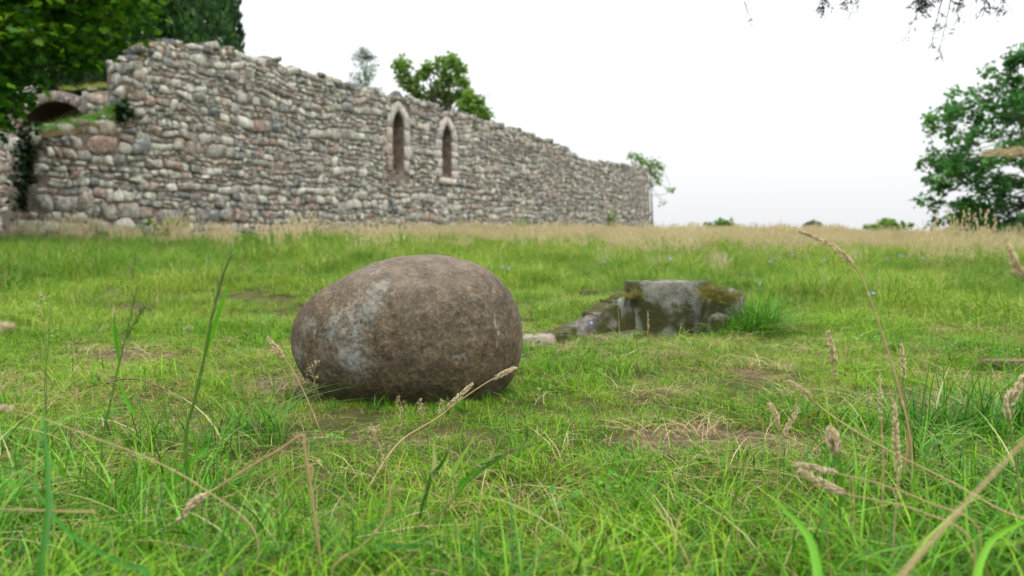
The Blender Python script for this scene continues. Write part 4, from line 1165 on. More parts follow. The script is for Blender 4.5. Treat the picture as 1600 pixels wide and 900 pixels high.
STALK_GROUP = 'single grass stalks standing in the foreground'
def stalk(label, depth, pts, head=None, dry=1., thick=.0011, leaves=(), seed=0, name='grass_stalk', headlen=None, fat=1., base=None, green_head=False, extra_heads=()):
    """pts: photo positions from the foot upwards (x, y[, depth]); head: 'spike', 'panicle', 'fine' over the last stretch"""
    r = np.random.default_rng(1000 + seed)
    W = [px(p[0], p[1], p[2] if len(p) > 2 else depth) for p in pts]
    f = W[0].copy()
    if base not in (None, 'none'): f = px(base[0], base[1], base[2] if len(base) > 2 else depth)
    g = float(gh(f[0], f[1]))
    if base != 'none' and W[0][2] > g + .02: W = [np.array([f[0] + r.normal(0, .006), f[1] + r.normal(0, .01), g - .01])] + W
    root = W[0].copy()
    t = empty(name, root); tag(t, label, 'grass stalk', STALK_GROUP)
    C = spline(W, 8 * len(W)); off = root
    tint = (.5, 1. * dry, 0) if dry > .5 else (.5, dry, 0)
    mat = M_straw if dry > .5 else M_greenstem
    thick *= 1.35
    A = Acc(); tube(A, C, np.linspace(thick, thick * .5, len(C)), 5, tint)
    for k in (.35, .6):
        i = int(len(C) * k); tube(A, C[i:i + 2] if i + 2 <= len(C) else C[-2:], thick * 1.06, 5, tint)
    link('stem', A.mesh('stem', mat, off=off), t)
    hm = M_greenstem if green_head else M_seed
    hs = [(C, head, headlen)] if head else []
    for e in extra_heads:
        b = px(*e['from']); hs.append((spline([b, px(*e['mid']) if 'mid' in e else (b + px(*e['to'])) / 2, px(*e['to'])], 20), e.get('head', 'spike'), e.get('len', .7)))
    for (Cc, hd, hl) in hs:
        seg = np.linalg.norm(np.diff(Cc, axis=0), axis=1).sum(); hl = hl if hl is not None else .25
        n0 = int(len(Cc) * (1 - hl)); H = spline(Cc[n0:], 60); L = np.linalg.norm(np.diff(H, axis=0), axis=1).sum()
        A = Acc(); tube(A, H, np.linspace(thick * .6, thick * .25, 60), 4, tint)
        Tn = np.gradient(H, axis=0); Tn /= np.linalg.norm(Tn, axis=1)[:, None]
        if hd == 'spike':
            for q in range(int(95 * fat ** .5)):
                k = r.random(); i = int(k * 58); env = (sin(pi * min(1, .12 + .88 * k) ** .8) * .8 + .2) * fat
                s = r.normal(0, 1, 3); s -= Tn[i] * s.dot(Tn[i]); s /= np.linalg.norm(s)
                ax = Tn[i] + s * r.uniform(.25, .6); ax /= np.linalg.norm(ax)
                spikelet(A, H[i] + s * .0026 * env, ax, r.uniform(.007, .013) * (.6 + .4 * env), .0014 * (.7 + .3 * env), r, (r.uniform(.2, .9), r.uniform(0, .4), 0))
        elif hd == 'panicle':
            for q in range(16):
                k = q / 16; i = int(k * 57); s = r.normal(0, 1, 3); s -= Tn[i] * s.dot(Tn[i]); s /= np.linalg.norm(s)
                bl = L * r.uniform(.12, .3) * (1 - .65 * k); ax = Tn[i] * .85 + s * .55 * fat; ax /= np.linalg.norm(ax)
                e = H[i] + ax * bl; tube(A, [H[i], e], thick * .22, 3, tint)
                for m in range(7):
                    c = H[i] + ax * bl * (.35 + .65 * m / 6); a2 = ax + r.normal(0, .35, 3); a2 /= np.linalg.norm(a2)
                    spikelet(A, c, a2, r.uniform(.0045, .007), .0008, r, (r.uniform(.2, .8), r.uniform(0, .3), 0))
        else:
            for q in range(14):
                k = q / 14; i = int(k * 57)
                s = r.normal(0, 1, 3); s -= Tn[i] * s.dot(Tn[i]); s /= np.linalg.norm(s)
                bl = L * r.uniform(.25, .5) * (1 - .7 * k) * fat; ax = Tn[i] * .6 + s * .8; ax /= np.linalg.norm(ax); e = H[i] + ax * bl
                tube(A, [H[i], e], thick * .2, 3, tint)
                for m in range(5):
                    c0 = H[i] + ax * bl * (.4 + .6 * m / 4); a2 = ax * .5 + r.normal(0, .8, 3); a2 /= np.linalg.norm(a2); c = c0 + a2 * bl * .22
                    tube(A, [c0, c], thick * .15, 3, tint); spikelet(A, c, a2, r.uniform(.0028, .0042), .0008, r, (r.uniform(.3, 1), r.uniform(0, .3), 0))
        link('seed_head', A.mesh('seed_head', hm, off=off), t)
    for lf in leaves:
        Pp = [px(p[0], p[1], p[2] if len(p) > 2 else depth) for p in lf['pts']]
        A = Acc(); ribbon(A, spline(Pp, 14), lf.get('w', .004), r, (lf.get('tint', .5), lf.get('dry', 0.), 0))
        link('leaf', A.mesh('leaf', M_straw if lf.get('dry', 0) > .6 else M_coarse, off=off), t)
    return t

def build_stalks():
    S = stalk
    S('tall green grass stalk with a dark panicle left of the boulder', 1.25, [(290, 690), (305, 620), (318, 562), (330, 500), (340, 460), (352, 420), (362, 397)], 'panicle', 0., .0021, headlen=.5, fat=.5, green_head=True, seed=1,
      leaves=[dict(pts=[(318, 562), (335, 510), (350, 465), (357, 440)], w=.008, tint=.45), dict(pts=[(325, 700), (290, 730), (240, 800)], w=.009, tint=.4)])
    S('green grass stalk with an upright yellow-tipped leaf at left', 1.3, [(160, 690), (172, 630), (185, 572), (192, 545), (203, 500), (215, 445)], 'panicle', 0., .0014, headlen=.42, fat=.6, green_head=True, seed=2,
      leaves=[dict(pts=[(186, 565), (180, 520), (178, 487)], w=.006, tint=.45), dict(pts=[(178, 497), (177.5, 490), (177, 476)], w=.004, dry=.9, tint=.7), dict(pts=[(210, 650), (195, 620), (186, 598)], w=.006)],
      extra_heads=[dict(**{'from': (192, 545, 1.3), 'mid': (212, 500, 1.3), 'to': (226, 478, 1.3)}, head='panicle', len=.8), dict(**{'from': (205, 470, 1.3), 'to': (212, 392, 1.3)}, head='fine', len=.6)])
    S('pale straw stalk bent over with its seed head near the lower left grass', .98, [(500, 880), (488, 780), (476, 700), (472, 680), (440, 700), (390, 730), (335, 765), (305, 785), (280, 812)], 'spike', 1., .0016, headlen=.2, fat=1.15, seed=3,
      leaves=[dict(pts=[(474, 684), (480, 720), (489, 735), (484, 770), (500, 830)], w=.0028, dry=.8, tint=.4)])
    S('dry tan stalk with a feathery head touching the boulder left end', 1.72, [(540, 775), (512, 705), (485, 635), (458, 580), (440, 555), (418, 528)], 'spike', 1., .0014, headlen=.27, fat=1.1, seed=4)
    S('delicate open panicle in front of the boulder left end', 1.8, [(530, 690), (512, 650), (497, 615), (490, 585), (497, 562)], 'fine', .2, .0008, headlen=.5, fat=.9, seed=5)
    S('slanting stalk with two tan seed heads across the boulder lower right', 1.62, [(508, 895, 1.3), (560, 790, 1.35), (620, 695, 1.5), (680, 655, 1.58), (720, 625, 1.62), (765, 595, 1.64), (807, 574, 1.66)], 'spike', .9, .0014, headlen=.16, fat=.9, seed=6,
      extra_heads=[dict(**{'from': (690, 643, 1.59), 'mid': (715, 622, 1.6), 'to': (738, 600, 1.61)}, len=.85)])
    for q, (x, y, x2, y2, lab) in enumerate(((628, 660, 622, 618, 'leftmost small panicle before the boulder foot'), (660, 668, 655, 622, 'second small panicle before the boulder foot'), (684, 670, 690, 624, 'rightmost small panicle before the boulder foot'))):
        S(lab, 1.8, [(x, y), ((x + x2) / 2 + 3, (y + y2) / 2), (x2, y2)], 'fine', .8, .0007, headlen=.6, fat=.9, seed=10 + q)
    S('green stalk with a broad folded leaf right of the lower centre', 1.12, [(655, 830), (700, 790), (735, 748), (775, 715), (832, 694)], 'spike', .1, .0015, headlen=.3, fat=.45, green_head=True, seed=14,
      leaves=[dict(pts=[(715, 762), (745, 738), (792, 712)], w=.009, tint=.5)])
    S('yellowing upright grass blade in the lower centre', 1.15, [(655, 800), (664, 770), (672, 750)], None, .3, .001, seed=15,
      leaves=[dict(pts=[(655, 812), (672, 750), (690, 725), (702, 700)], w=.006, tint=.25), dict(pts=[(676, 750), (679, 720), (677, 688)], w=.007, dry=.55, tint=.9)])
    S('yellow-green curved blade in the lower centre right of the panicles', 1.2, [(700, 770), (710, 740)], None, .3, .001, seed=16, leaves=[dict(pts=[(690, 790), (710, 735), (730, 700), (745, 675)], w=.006, tint=.9, dry=.25)])
    S('arching tall stalk with a drooping tan head high against the field at right', 1.25, [(1425, 790), (1424, 700), (1408, 620), (1378, 520), (1355, 455), (1338, 420), (1300, 385), (1247, 360)], 'spike', .55, .0014, headlen=.24, fat=.9, seed=20,
      leaves=[dict(pts=[(1412, 740), (1420, 680), (1410, 620), (1400, 575)], w=.005, dry=.8, tint=.3), dict(pts=[(1405, 745), (1396, 710), (1390, 680)], w=.01, tint=.8)])
    S('short stalk with one upright pale head right of the bare patch', 1.2, [(1312, 720), (1308, 640), (1305, 592), (1300, 550), (1294, 518)], 'spike', .5, .001, headlen=.38, fat=.85, seed=21)
    S('thin stalk with a white narrow head right of the pale upright one', 1.45, [(1420, 720), (1417, 650), (1412, 600), (1411, 570), (1409, 538)], 'spike', .2, .001, headlen=.36, fat=.7, seed=22)
    S('long tan stalk slanting from the right edge up to the bare patch', 1.25, [(1680, 855, .92), (1560, 795, .97), (1480, 750, 1.03), (1400, 710, 1.1), (1330, 670, 1.2), (1285, 638, 1.32), (1260, 615, 1.33), (1235, 596, 1.34)], 'spike', 1., .0012, headlen=.17, fat=.6, seed=23)
    S('green stalk with a loose white-green head at lower right', 1.08, [(1312, 850), (1313, 780), (1310, 730), (1304, 700), (1298, 668)], 'spike', 0., .0014, headlen=.3, fat=1.9, seed=24, leaves=[dict(pts=[(1312, 800), (1315, 750), (1308, 700)], w=.008, tint=.7)])
    S('upper of two tan heads lying over the grass at lower right', 1.22, [(1530, 830, .95), (1450, 785, .97), (1370, 755, 1.), (1300, 738, 1.02), (1241, 725, 1.03)], 'spike', 1., .001, headlen=.25, fat=.9, seed=25)
    S('lower of two tan heads lying over the grass at lower right', 1.18, [(1520, 850, .9), (1440, 800, .93), (1370, 782, .96), (1312, 768, .98), (1248, 735, .99)], 'spike', 1., .001, headlen=.25, fat=1.1, seed=26)
    S('stalk with a big pale cream head near the right edge', 1.1, [(1598, 830), (1592, 760), (1583, 690), (1576, 640), (1585, 615), (1602, 585)], 'spike', .3, .0014, headlen=.4, fat=1.4, seed=27)
    S('thick blurred straw stalk crossing the lower right corner', .5, [(1270, 1060, .36), (1340, 985, .39), (1440, 862, .46), (1520, 775, .52), (1585, 705, .56), (1660, 625, .6)], None, 1., .0013, seed=28)
    S('brown upright stem at right left of the arching stalk', 1.15, [(1378, 800), (1380, 720), (1376, 650), (1374, 590)], 'spike', .7, .0011, headlen=.3, fat=.3, seed=29)
    S('short brown upright stem below the white-green head', 1.1, [(1330, 880), (1333, 800), (1332, 745)], None, .75, .0013, seed=30)
    S('pale blurred head between the arching stalk and the brown stem', 1.0, [(1402, 760), (1400, 700), (1398, 632)], 'spike', .6, .0009, headlen=.6, fat=.8, seed=31)
    S('pale forked drooping heads beside the bare soil at right', 1.35, [(1212, 790), (1216, 720), (1218, 680), (1212, 650), (1203, 632)], 'spike', .9, .0009, headlen=.45, fat=.7, seed=32,
      extra_heads=[dict(**{'from': (1219, 690, 1.35), 'mid': (1232, 665, 1.35), 'to': (1246, 640, 1.35)}, len=.8)])
    S('blurred tan head entering at the left edge', .8, [(-60, 560), (-30, 520), (15, 509)], 'spike', 1., .0012, headlen=.35, fat=.9, seed=33)
    S('long pale stalk slanting from the left edge down into the grass', .95, [(400, 835, .96), (320, 765, .96), (240, 720, .96), (150, 685, .95), (70, 655, .95), (20, 640, .94), (-15, 636, .93)], 'spike', .7, .0008, headlen=.16, fat=.6, seed=34)
    S('pale broken straw lying across the left edge grass', 1.0, [(150, 800, .85), (90, 799, .85), (40, 797, .85), (-60, 792, .85)], None, 1., .001, seed=35, base='none')
    S('blurred grass head leaning in at the right edge above the plank', .9, [(1640, 560), (1612, 450), (1590, 420), (1575, 385)], 'spike', .8, .0011, headlen=.45, fat=.9, seed=36)
    S('blurred faint head against the oak at the right edge', .75, [(1690, 420), (1640, 255), (1600, 238), (1535, 240)], 'spike', .9, .0009, headlen=.4, fat=.8, seed=37)
    S('small faint panicle far left on the lawn', 1.6, [(72, 640), (72, 580), (68, 490), (66, 455)], 'fine', .3, .0007, headlen=.4, fat=.6, seed=38)
    S('faint open panicle left of the yellow-tipped leaf', 1.6, [(120, 620), (118, 570), (112, 520)], 'fine', .6, .0007, headlen=.6, fat=.9, seed=39)
    S('thin reed-like blade at left beside the panicles', 1.6, [(70, 600), (76, 540), (79, 478)], None, 0., .0009, seed=40)
    S('pale weed sprig with buds in the lower centre', 1.2, [(610, 800), (606, 740), (590, 690), (578, 665)], 'fine', .9, .0009, headlen=.5, fat=.8, seed=41)
    S('straw stalk lying in the lower centre grass', .95, [(520, 890), (570, 850), (600, 810), (612, 760)], None, 1., .0014, seed=42)
    S('pale bent straw end at the left above the long grass', 1.1, [(-20, 625), (10, 605), (32, 585)], None, 1., .001, seed=43)
    S('thin dry stem standing in front of the trough', 3.3, [(968, 520), (967, 500), (965, 480)], None, 1., .0012, seed=44)
    S('brown sorrel stem standing inside the trough', 3.45, [(1012, 520), (1013, 505), (1012, 486)], 'panicle', .8, .0012, headlen=.6, fat=.4, seed=45)
    # broad near blades
    for q, (d, pts, w, tn, lab) in enumerate(((.85, [(230, 900), (190, 880), (95, 820), (20, 700)], .007, .3, 'broad dark blade arching left at the lower left'),
                                             (.8, [(60, 930), (75, 800), (72, 700), (66, 630)], .007, .35, 'broad upright blade near the left edge'),
                                             (.8, [(1280, 930), (1268, 850), (1240, 810), (1205, 780)], .010, .7, 'broad bright blade curving left at lower right'),
                                             (.75, [(1520, 940), (1540, 860), (1570, 830), (1640, 800)], .010, .75, 'broad bright blade at the lower right corner'),
                                             (1.0, [(590, 860), (650, 855), (720, 870), (800, 880)], .008, .35, 'flat green blade lying in the lower centre'),
                                             (1.0, [(820, 895), (750, 865), (680, 845), (610, 835)], .007, .45, 'second flat green blade in the lower centre'),
                                             (.9, [(330, 930), (345, 850), (372, 770), (420, 700)], .007, .4, 'long green blade leaning right at the lower left'))):
        W = [px(p[0], p[1], d + .04 * k) for k, p in enumerate(pts)]
        g = float(gh(W[0][0], W[0][1]))
        if W[0][2] > g: W = [np.array([W[0][0], W[0][1], g - .01])] + W
        A = Acc(); ribbon(A, spline(W, 22), w, np.random.default_rng(q), (tn, .0, 0))
        o = empty('grass_plant', W[0]); link('leaf', A.mesh('leaf', M_coarse, off=W[0]), o); tag(o, lab, 'grass', 'broad single blades in the foreground')
build_stalks()

# ------------------------------------------------------------------ trees
def limb(A, a, b, r0, r1, r, sag=.1, n=8):
    a = np.asarray(a); b = np.asarray(b); mid = (a + b) / 2 + r.normal(0, .06, 3) * np.linalg.norm(b - a) + np.array([0, 0, sag * np.linalg.norm(b - a)])
    P = spline([a, mid, b], n); tube(A, P, np.linspace(r0, r1, n), 6); return P

def tree(name, label, base, height, cc, rad, nclump, per, lsize, mat, seed, trunk_r=.2, clump=.5, shape='diamond', cat='tree', group=None, inner=.35, vis=None, bark=M_bark, twigs=True, limb_k=1.):
    r = np.random.default_rng(seed); base = np.asarray(base, float); cc = np.asarray(cc, float); rad = np.asarray(rad, float)
    t = empty(name, base); tag(t, label, cat, group)
    A = Acc(); tp = cc + np.array([0, 0, rad[2] * .35])
    trunk = spline([base - [0, 0, .2], base * .6 + tp * .4 + r.normal(0, .15, 3) * trunk_r * 2, tp], 12); tube(A, trunk, np.linspace(trunk_r, trunk_r * .25, 12), 8)
    P = []; TT = []
    for k in range(nclump):
        d = r.normal(0, 1, 3); d /= np.linalg.norm(d); rr = inner + (1 - inner) * r.random() ** .5
        c = cc + d * rad * rr
        if c[2] < base[2] + .1: c[2] = base[2] + .1 + r.random() * .4
        i = min(11, max(2, int((c[2] - base[2]) / max(.1, tp[2] - base[2]) * 9)))
        l = limb(A, trunk[i], c, trunk_r * .3 * limb_k, trunk_r * .05 * limb_k, r, sag=r.uniform(-.05, .25))
        m = int(per * r.uniform(.5, 1.4)); cs = clump * r.uniform(.6, 1.3)
        # leaves gather on a shell of small sprays, with hollow undersides
        ns = max(3, m // 22); sp = r.normal(0, 1, (ns, 3)); sp /= np.linalg.norm(sp, axis=1)[:, None]; sp *= (.35 + .65 * r.random((ns, 1))) * cs; sp[:, 2] *= .6
        if twigs:
            for q in sp[:6]: tube(A, [l[-2], c + q], [trunk_r * .04 * limb_k, trunk_r * .015 * limb_k], 3)
        q = c + sp[r.integers(0, ns, m)] + r.normal(0, cs * .17, (m, 3)); P.append(q); TT.append(np.clip(r.normal(.45, .2, m) + r.normal(0, .15), 0, 1))
    P = np.vstack(P); TT = np.concatenate(TT)
    k = P[:, 2] > base[2] + .03; P, TT = P[k], TT[k]
    V, F, C = leaves_mesh(P, lsize, r, shape=shape, tint=TT)
    link('trunk', A.mesh('trunk', bark, off=base), t)
    link('crown', mesh_data('crown', V - base, F, None, C, mat, smooth=False), t)
    return t

def gpt(x, Y, z=None):
    p = px(x, 365, Y); p[2] = float(gh(p[0], p[1])) if z is None else z; return p

def build_trees():
    # oak at the right edge, branches down to the grass
    Y = 25.; b = gpt(1725, Y)
    tree('oak_tree', 'broad dark green oak with branches reaching down to the field at right', b, 9, px(1782, 272, Y), np.array([6.3, 4.6, 5.3]), 560, 105, .17, M_oak, 5, .3, .55, 'oak', inner=.4, limb_k=.35)
    # sycamore reaching in from the left
    r = np.random.default_rng(12)
    b = np.array([-11.2, 12.5, float(gh(-11.2, 12.5))]); t = empty('sycamore_tree', b); tag(t, 'sycamore with broad lobed leaves hanging in from the left over the wall end', 'tree')
    A = Acc(); tr = spline([b - [0, 0, .2], b + [.2, -.1, 3], b + [.9, -.3, 6.5], b + [1.1, -.2, 9]], 14); tube(A, tr, np.linspace(.32, .1, 14), 9)
    P = []; TT = []
    def inside(x, y):                        # the reach of the boughs
        lim = np.interp(x, [-150, 0, 40, 80, 110, 150, 200, 240, 300, 325], [235, 196, 172, 122, 108, 92, 50, 34, 38, 30])
        return y < lim
    ends = 0
    while ends < 190:
        x, y, Yd = r.uniform(-170, 330), r.uniform(-200, 250), r.uniform(10.2, 13.6)
        if not inside(x, y) or (x > 150 and y > 90): continue
        if x > 190 and r.random() < .62: continue
        c = px(x, y, Yd); ends += 1
        i = min(13, max(3, int((c[2] + 1.2 - b[2]) / 9 * 13)))
        l = limb(A, tr[i], c, .05, .008, r, .06)
        m = int(r.uniform(75, 135)); cs = r.uniform(.2, .36) * (.6 if x > 190 else 1)
        q = c + r.normal(0, 1, (m, 3)) * [cs, cs, cs * .4]; P.append(q); TT.append(np.clip(r.normal(.4, .25, m) + (.3 if r.random() < .35 else 0), 0, 1))
        j = r.integers(0, 6, 1)[0] + 2
        q2 = l[j] + r.normal(0, .2, (18, 3)); P.append(q2); TT.append(np.clip(r.normal(.3, .18, 18), 0, 1))
    P = np.vstack(P); TT = np.concatenate(TT)
    qx = 800 + FPX * P[:, 0] / P[:, 1]; qy = 365 - FPX * (P[:, 2] - CAM[2]) / P[:, 1]   # thin out what hangs below the boughs
    lim = np.interp(qx, [-150, 0, 30, 50, 70, 110, 150, 200, 240, 300, 330], [240, 225, 205, 170, 145, 135, 125, 85, 66, 66, 60]) + r.normal(0, 9, len(P)); k = qy < lim; P, TT = P[k], TT[k]
    V, F, C = leaves_mesh(P, .115, r, up=.8, shape='palmate', tint=TT, droop=.6)
    link('trunk', A.mesh('trunk', M_bark, off=b), t); link('crown', mesh_data('crown', V - b, F, None, C, M_syc, smooth=False), t)
    # columnar cypress behind the wall
    def conifer(name, label, x, Y, w, h, seed, mat, n=26000, size=.26):
        r = np.random.default_rng(seed); b = gpt(x, Y); t = empty(name, b); tag(t, label, 'tree')
        A = Acc(); tube(A, spline([b - [0, 0, .2], b + [0, 0, h * .5], b + [0, 0, h * .97]], 10), np.linspace(.28, .03, 10), 8)
        z = r.random(n) ** .9 * h; a = r.uniform(0, 6.283, n)
        prof = w / 2 * np.clip(np.minimum(1, .65 + z * .25) * (1 - (z / h) ** 3) ** .6, 0.02, 1)
        lob = 1 + .10 * np.sin(a * 7 + z * .8) + .1 * (vn2(a * 4, z * 1.6, 3) - .5)
        rad = prof * lob * (.62 + .38 * r.random(n) ** .35)
        P = b + np.column_stack([rad * np.cos(a), rad * np.sin(a), z + .1])
        nrm = np.column_stack([np.cos(a), np.sin(a), np.full(n, .25)])
        up = np.column_stack([np.cos(a) * .25, np.sin(a) * .25, np.ones(n)]) + r.normal(0, .3, (n, 3)); up /= np.linalg.norm(up, axis=1)[:, None]
        nrm = nrm + r.normal(0, .5, (n, 3)); s = np.cross(nrm, up); s /= np.linalg.norm(s, axis=1)[:, None]; L = size * r.uniform(.6, 1.4, n)[:, None]
        V = np.stack([P, P + up * L * .5 + s * L * .24, P + up * L, P + up * L * .5 - s * L * .24], 1).reshape(-1, 3)
        F = (np.arange(n)[:, None, None] * 4 + np.array([(0, 1, 2), (0, 2, 3)])[None]).reshape(-1, 3)
        C = np.repeat(np.column_stack([np.clip(r.normal(.4, .25, n), 0, 1), np.zeros((n, 2))]), 4, 0)
        for k in range(60):
            zz = r.uniform(.05, .9) * h; aa = r.uniform(0, 6.28); pr = w / 2 * .7 * (1 - (zz / h) ** 3)
            tube(A, [b + [0, 0, zz], b + [cos(aa) * pr, sin(aa) * pr, zz + .8]], [.05, .01], 4)
        link('trunk', A.mesh('trunk', M_bark, off=b), t); link('crown', mesh_data('crown', V - b, F, None, C, mat, smooth=False), t)
    conifer('cypress_tree', 'tall dense dark cypress rising straight behind the wall', 322, 30, 2.9, 14, 21, M_yew)
    conifer('yew_tree', 'dark yew in shade behind the high wall end and the arch', 175, 29, 5.2, 12, 22, M_ivy, 30000, .3)
    conifer('yew_tree', 'dark yew behind the arched wall at the far left', 20, 31, 5.6, 11, 23, M_ivy, 24000, .32)
    # young larch above the wall top
    r = np.random.default_rng(31); Y = 36.; b = gpt(571, Y); top = px(572, 76, Y); h = top[2] - b[2]
    t = empty('larch_tree', b); tag(t, 'thin blue-green young larch poking above the wall left of the windows', 'tree')
    A = Acc(); tube(A, spline([b, (b + top) / 2, top], 10), np.linspace(.1, .01, 10), 6); P = []; TT = []
    for k in range(62):
        f = r.uniform(.5, 1); zz = b[2] + h * f; a = r.uniform(0, 6.28); ln = (.25 + 2.7 * (1 - f) ** .8) * r.uniform(.5, 1.2)
        s = np.array([b[0], b[1], zz]); e = s + np.array([cos(a) * ln, sin(a) * ln, ln * r.uniform(-.1, .45)]); tube(A, [s, e], [.015, .004], 3)
        m = int(40 * ln + 22); q = s + (e - s) * r.random((m, 1)) ** .7 + r.normal(0, .07, (m, 3)); P.append(q)
    P = np.vstack(P); V, F, C = leaves_mesh(P, .15, r, up=.2, shape='needle'); link('trunk', A.mesh('trunk', M_bark, off=b), t); link('crown', mesh_data('crown', V - b, F, None, C, M_larch, smooth=False), t)
    # lobed broadleaf tree behind the two windows: separate rounded boughs with sky between
    r = np.random.default_rng(41); Y = 44.; b = gpt(700, Y); t = empty('chestnut_tree', b); tag(t, 'open lobed green tree above the wall between the two windows', 'tree')
    A = Acc(); tr = spline([b - [0, 0, .2], b + [.1, 0, 4], px(690, 175, Y)], 10); tube(A, tr, np.linspace(.25, .08, 10), 7); P = []; TT = []
    for (x, y, R_) in ((628, 104, 15), (634, 124, 15), (648, 140, 13), (660, 118, 9), (668, 108, 12), (690, 102, 15), (706, 96, 13), (718, 108, 13), (700, 125, 15), (724, 130, 11), (684, 140, 14), (670, 152, 14), (700, 152, 13), (720, 150, 10), (655, 160, 14), (640, 158, 9), (690, 170, 18)):
        c = px(x, y, Y + r.normal(0, .5)); R3 = R_ / FPX * Y; limb(A, tr[min(9, 6 + r.integers(0, 4))], c, .05, .015, r, .0)
        m = int(17 * R_); d = r.normal(0, 1, (m, 3)); d /= np.linalg.norm(d, axis=1)[:, None]; P.append(c + d * R3 * (.4 + .7 * r.random((m, 1)))); TT.append(np.clip(r.normal(.45, .2, m) + .12 * d[:, 2] * 0, 0, 1))
    V, F, C = leaves_mesh(np.vstack(P), .22, r, tint=np.concatenate(TT)); link('trunk', A.mesh('trunk', M_bark, off=b), t); link('crown', mesh_data('crown', V - b, F, None, C, leaf_mat('chestnut_leaves', (0.07, 0.17, 0.03), (0.15, 0.29, 0.045), (0.28, 0.42, 0.08), transl=.45), smooth=False), t)
    b = gpt(748, 42); tree('ash_tree', 'bright pale green tree above the wall right of the windows', b, 6, px(742, 172, 42), np.array([1.0, 1.2, 1.1]), 34, 110, .17, M_ash, 42, .12, .38, inner=.2)
    # sapling at the wall's far end
    r = np.random.default_rng(51); Y = 54.; b = gpt(1020, Y); t = empty('ash_sapling', b); tag(t, 'sparse pale sapling at the far right end of the wall', 'tree')
    A = Acc(); tr = spline([b, b + [-.1, 0, 2.5], px(1015, 250, Y)], 8); tube(A, tr, np.linspace(.07, .02, 8), 6); P = []
    for (x, y, R_, m) in ((985, 243, 7, 45), (995, 248, 9, 75), (1005, 253, 10, 90), (1015, 262, 10, 90), (1024, 256, 9, 70), (1033, 262, 8, 60), (1024, 275, 9, 70), (1018, 287, 8, 45), (1030, 284, 6, 30), (1045, 297, 6, 14), (1050, 299, 4, 8), (1036, 315, 7, 16), (1052, 296, 3, 6)):
        c = px(x, y, Y); limb(A, tr[r.integers(4, 8)], c, .02, .006, r, 0.); P.append(c + r.normal(0, R_ * .45 / FPX * Y, (m, 3)))
    V, F, C = leaves_mesh(np.vstack(P), .2, r); link('trunk', A.mesh('trunk', M_bark, off=b), t); link('crown', mesh_data('crown', V - b, F, None, C, M_ash, smooth=False), t)
    # bushes beyond the crest
    for x, y, w, hh, Y, lab, mt, sd in ((1128, 354, 24, 11, 66, 'round green bush peeking over the crest right of the wall', M_ash, 61), (1270, 356, 13, 9, 75, 'small faint shrub top on the skyline in the middle', M_larch, 62), (1388, 354, 32, 12, 70, 'low wide green bush on the skyline left of the oak', M_ash, 63)):
        s = Y / FPX; c = px(x, y, Y); g = float(gh(c[0], c[1])); b = np.array([c[0], c[1], g])
        tree('bush', lab, b, 2, c, np.array([w * s, w * s, hh * s]), 46, 60, .2, mt, sd, .06, .35, cat='bush', group='bushes on the skyline', inner=.2)
    # boughs hanging in from above at the top right, on a tree standing outside the frame
    r = np.random.default_rng(71); b = np.array([9.4, 8.2, float(gh(9.4, 8.2))]); t = empty('overhanging_tree', b); tag(t, 'dark twigs of an overhanging tree dangling in at the top right', 'tree')
    A = Acc(); L = Acc(); tr = spline([b - [0, 0, .2], b + [-.2, 0, 2.5], b + [-.5, -.1, 6]], 10); tube(A, tr, np.linspace(.22, .08, 10), 8)
    bough = spline([tr[8], px(1650, -120, 7.2), px(1480, -60, 7), px(1300, -45, 7)], 26); tube(A, bough, np.linspace(.06, .012, 26), 6); P = []
    for (x0, y0, x1, y1, dn) in ((1295, -40, 1287, 22, 1.), (1325, -40, 1318, 8, .7), (1480, -50, 1440, 25, 1.), (1475, -50, 1415, 58, .5), (1485, -50, 1455, 68, .45), (1490, -50, 1468, 80, .4), (1500, -50, 1495, 30, .9), (1445, -50, 1440, 5, 1.2), (1545, -60, 1540, 12, .9), (1560, -60, 1568, 18, .5), (1345, -45, 1330, 18, .25), (1170, -60, 1175, 40, .08)):
        a = px(x0, y0, 7 + r.normal(0, .1)); e = px(x1, y1, 7 + r.normal(0, .15)); i = np.argmin(np.linalg.norm(bough - a, axis=1)); S_ = spline([bough[i], a * .7 + e * .3 + r.normal(0, .02, 3), e], 14); tube(A, S_, np.linspace(.008, .002, 14), 4)
        for k in range(int(26 * (dn + .4))):
            s = S_[r.integers(3, 14)]; q = s + r.normal(0, .05, 3) + np.array([0, 0, -.06]); tube(A, [s, q], [.0025, .0012], 3); m = int(8 * dn * r.random() + 1); P.append(s + (q - s) * r.random((m, 1)) + r.normal(0, .01, (m, 3)))
    V, F, C = leaves_mesh(np.vstack(P), .055, r, shape='needle', droop=1.); link('trunk', A.mesh('trunk', M_bark, off=b), t); link('crown', mesh_data('crown', V - b, F, None, C, M_twigleaf, smooth=False), t)
    # ivy on the step, and on the ragged low end imitating dark shade
    def ivy(label, pts, R_, m, Yf, sd):
        r = np.random.default_rng(sd); A = Acc(); P = []; W = [Yf(x, y) for x, y in pts]; b = W[-1]; t = empty('ivy', b); tag(t, label, 'ivy', 'ivy on the wall')
        C0 = spline(W, 20); tube(A, C0, .018, 5)
        for c in C0: P.append(c + r.normal(0, R_, (m, 3)))
        V, F, C = leaves_mesh(np.vstack(P), .11, r, up=.3); link('stem', A.mesh('stem', M_bark, off=b), t); link('foliage', mesh_data('foliage', V - b, F, None, C, M_ivy, smooth=False), t)
    ivy('dark ivy standing in for shade down the broken low end of the wall', [(56, 205), (44, 235), (30, 262), (20, 290), (6, 322)], .1, 34, lambda x, y: wall_pt(UA - .12, wall_uz(x, y)[1], -.25) + np.array([(x - 35) * .004, 0, 0]), 81)
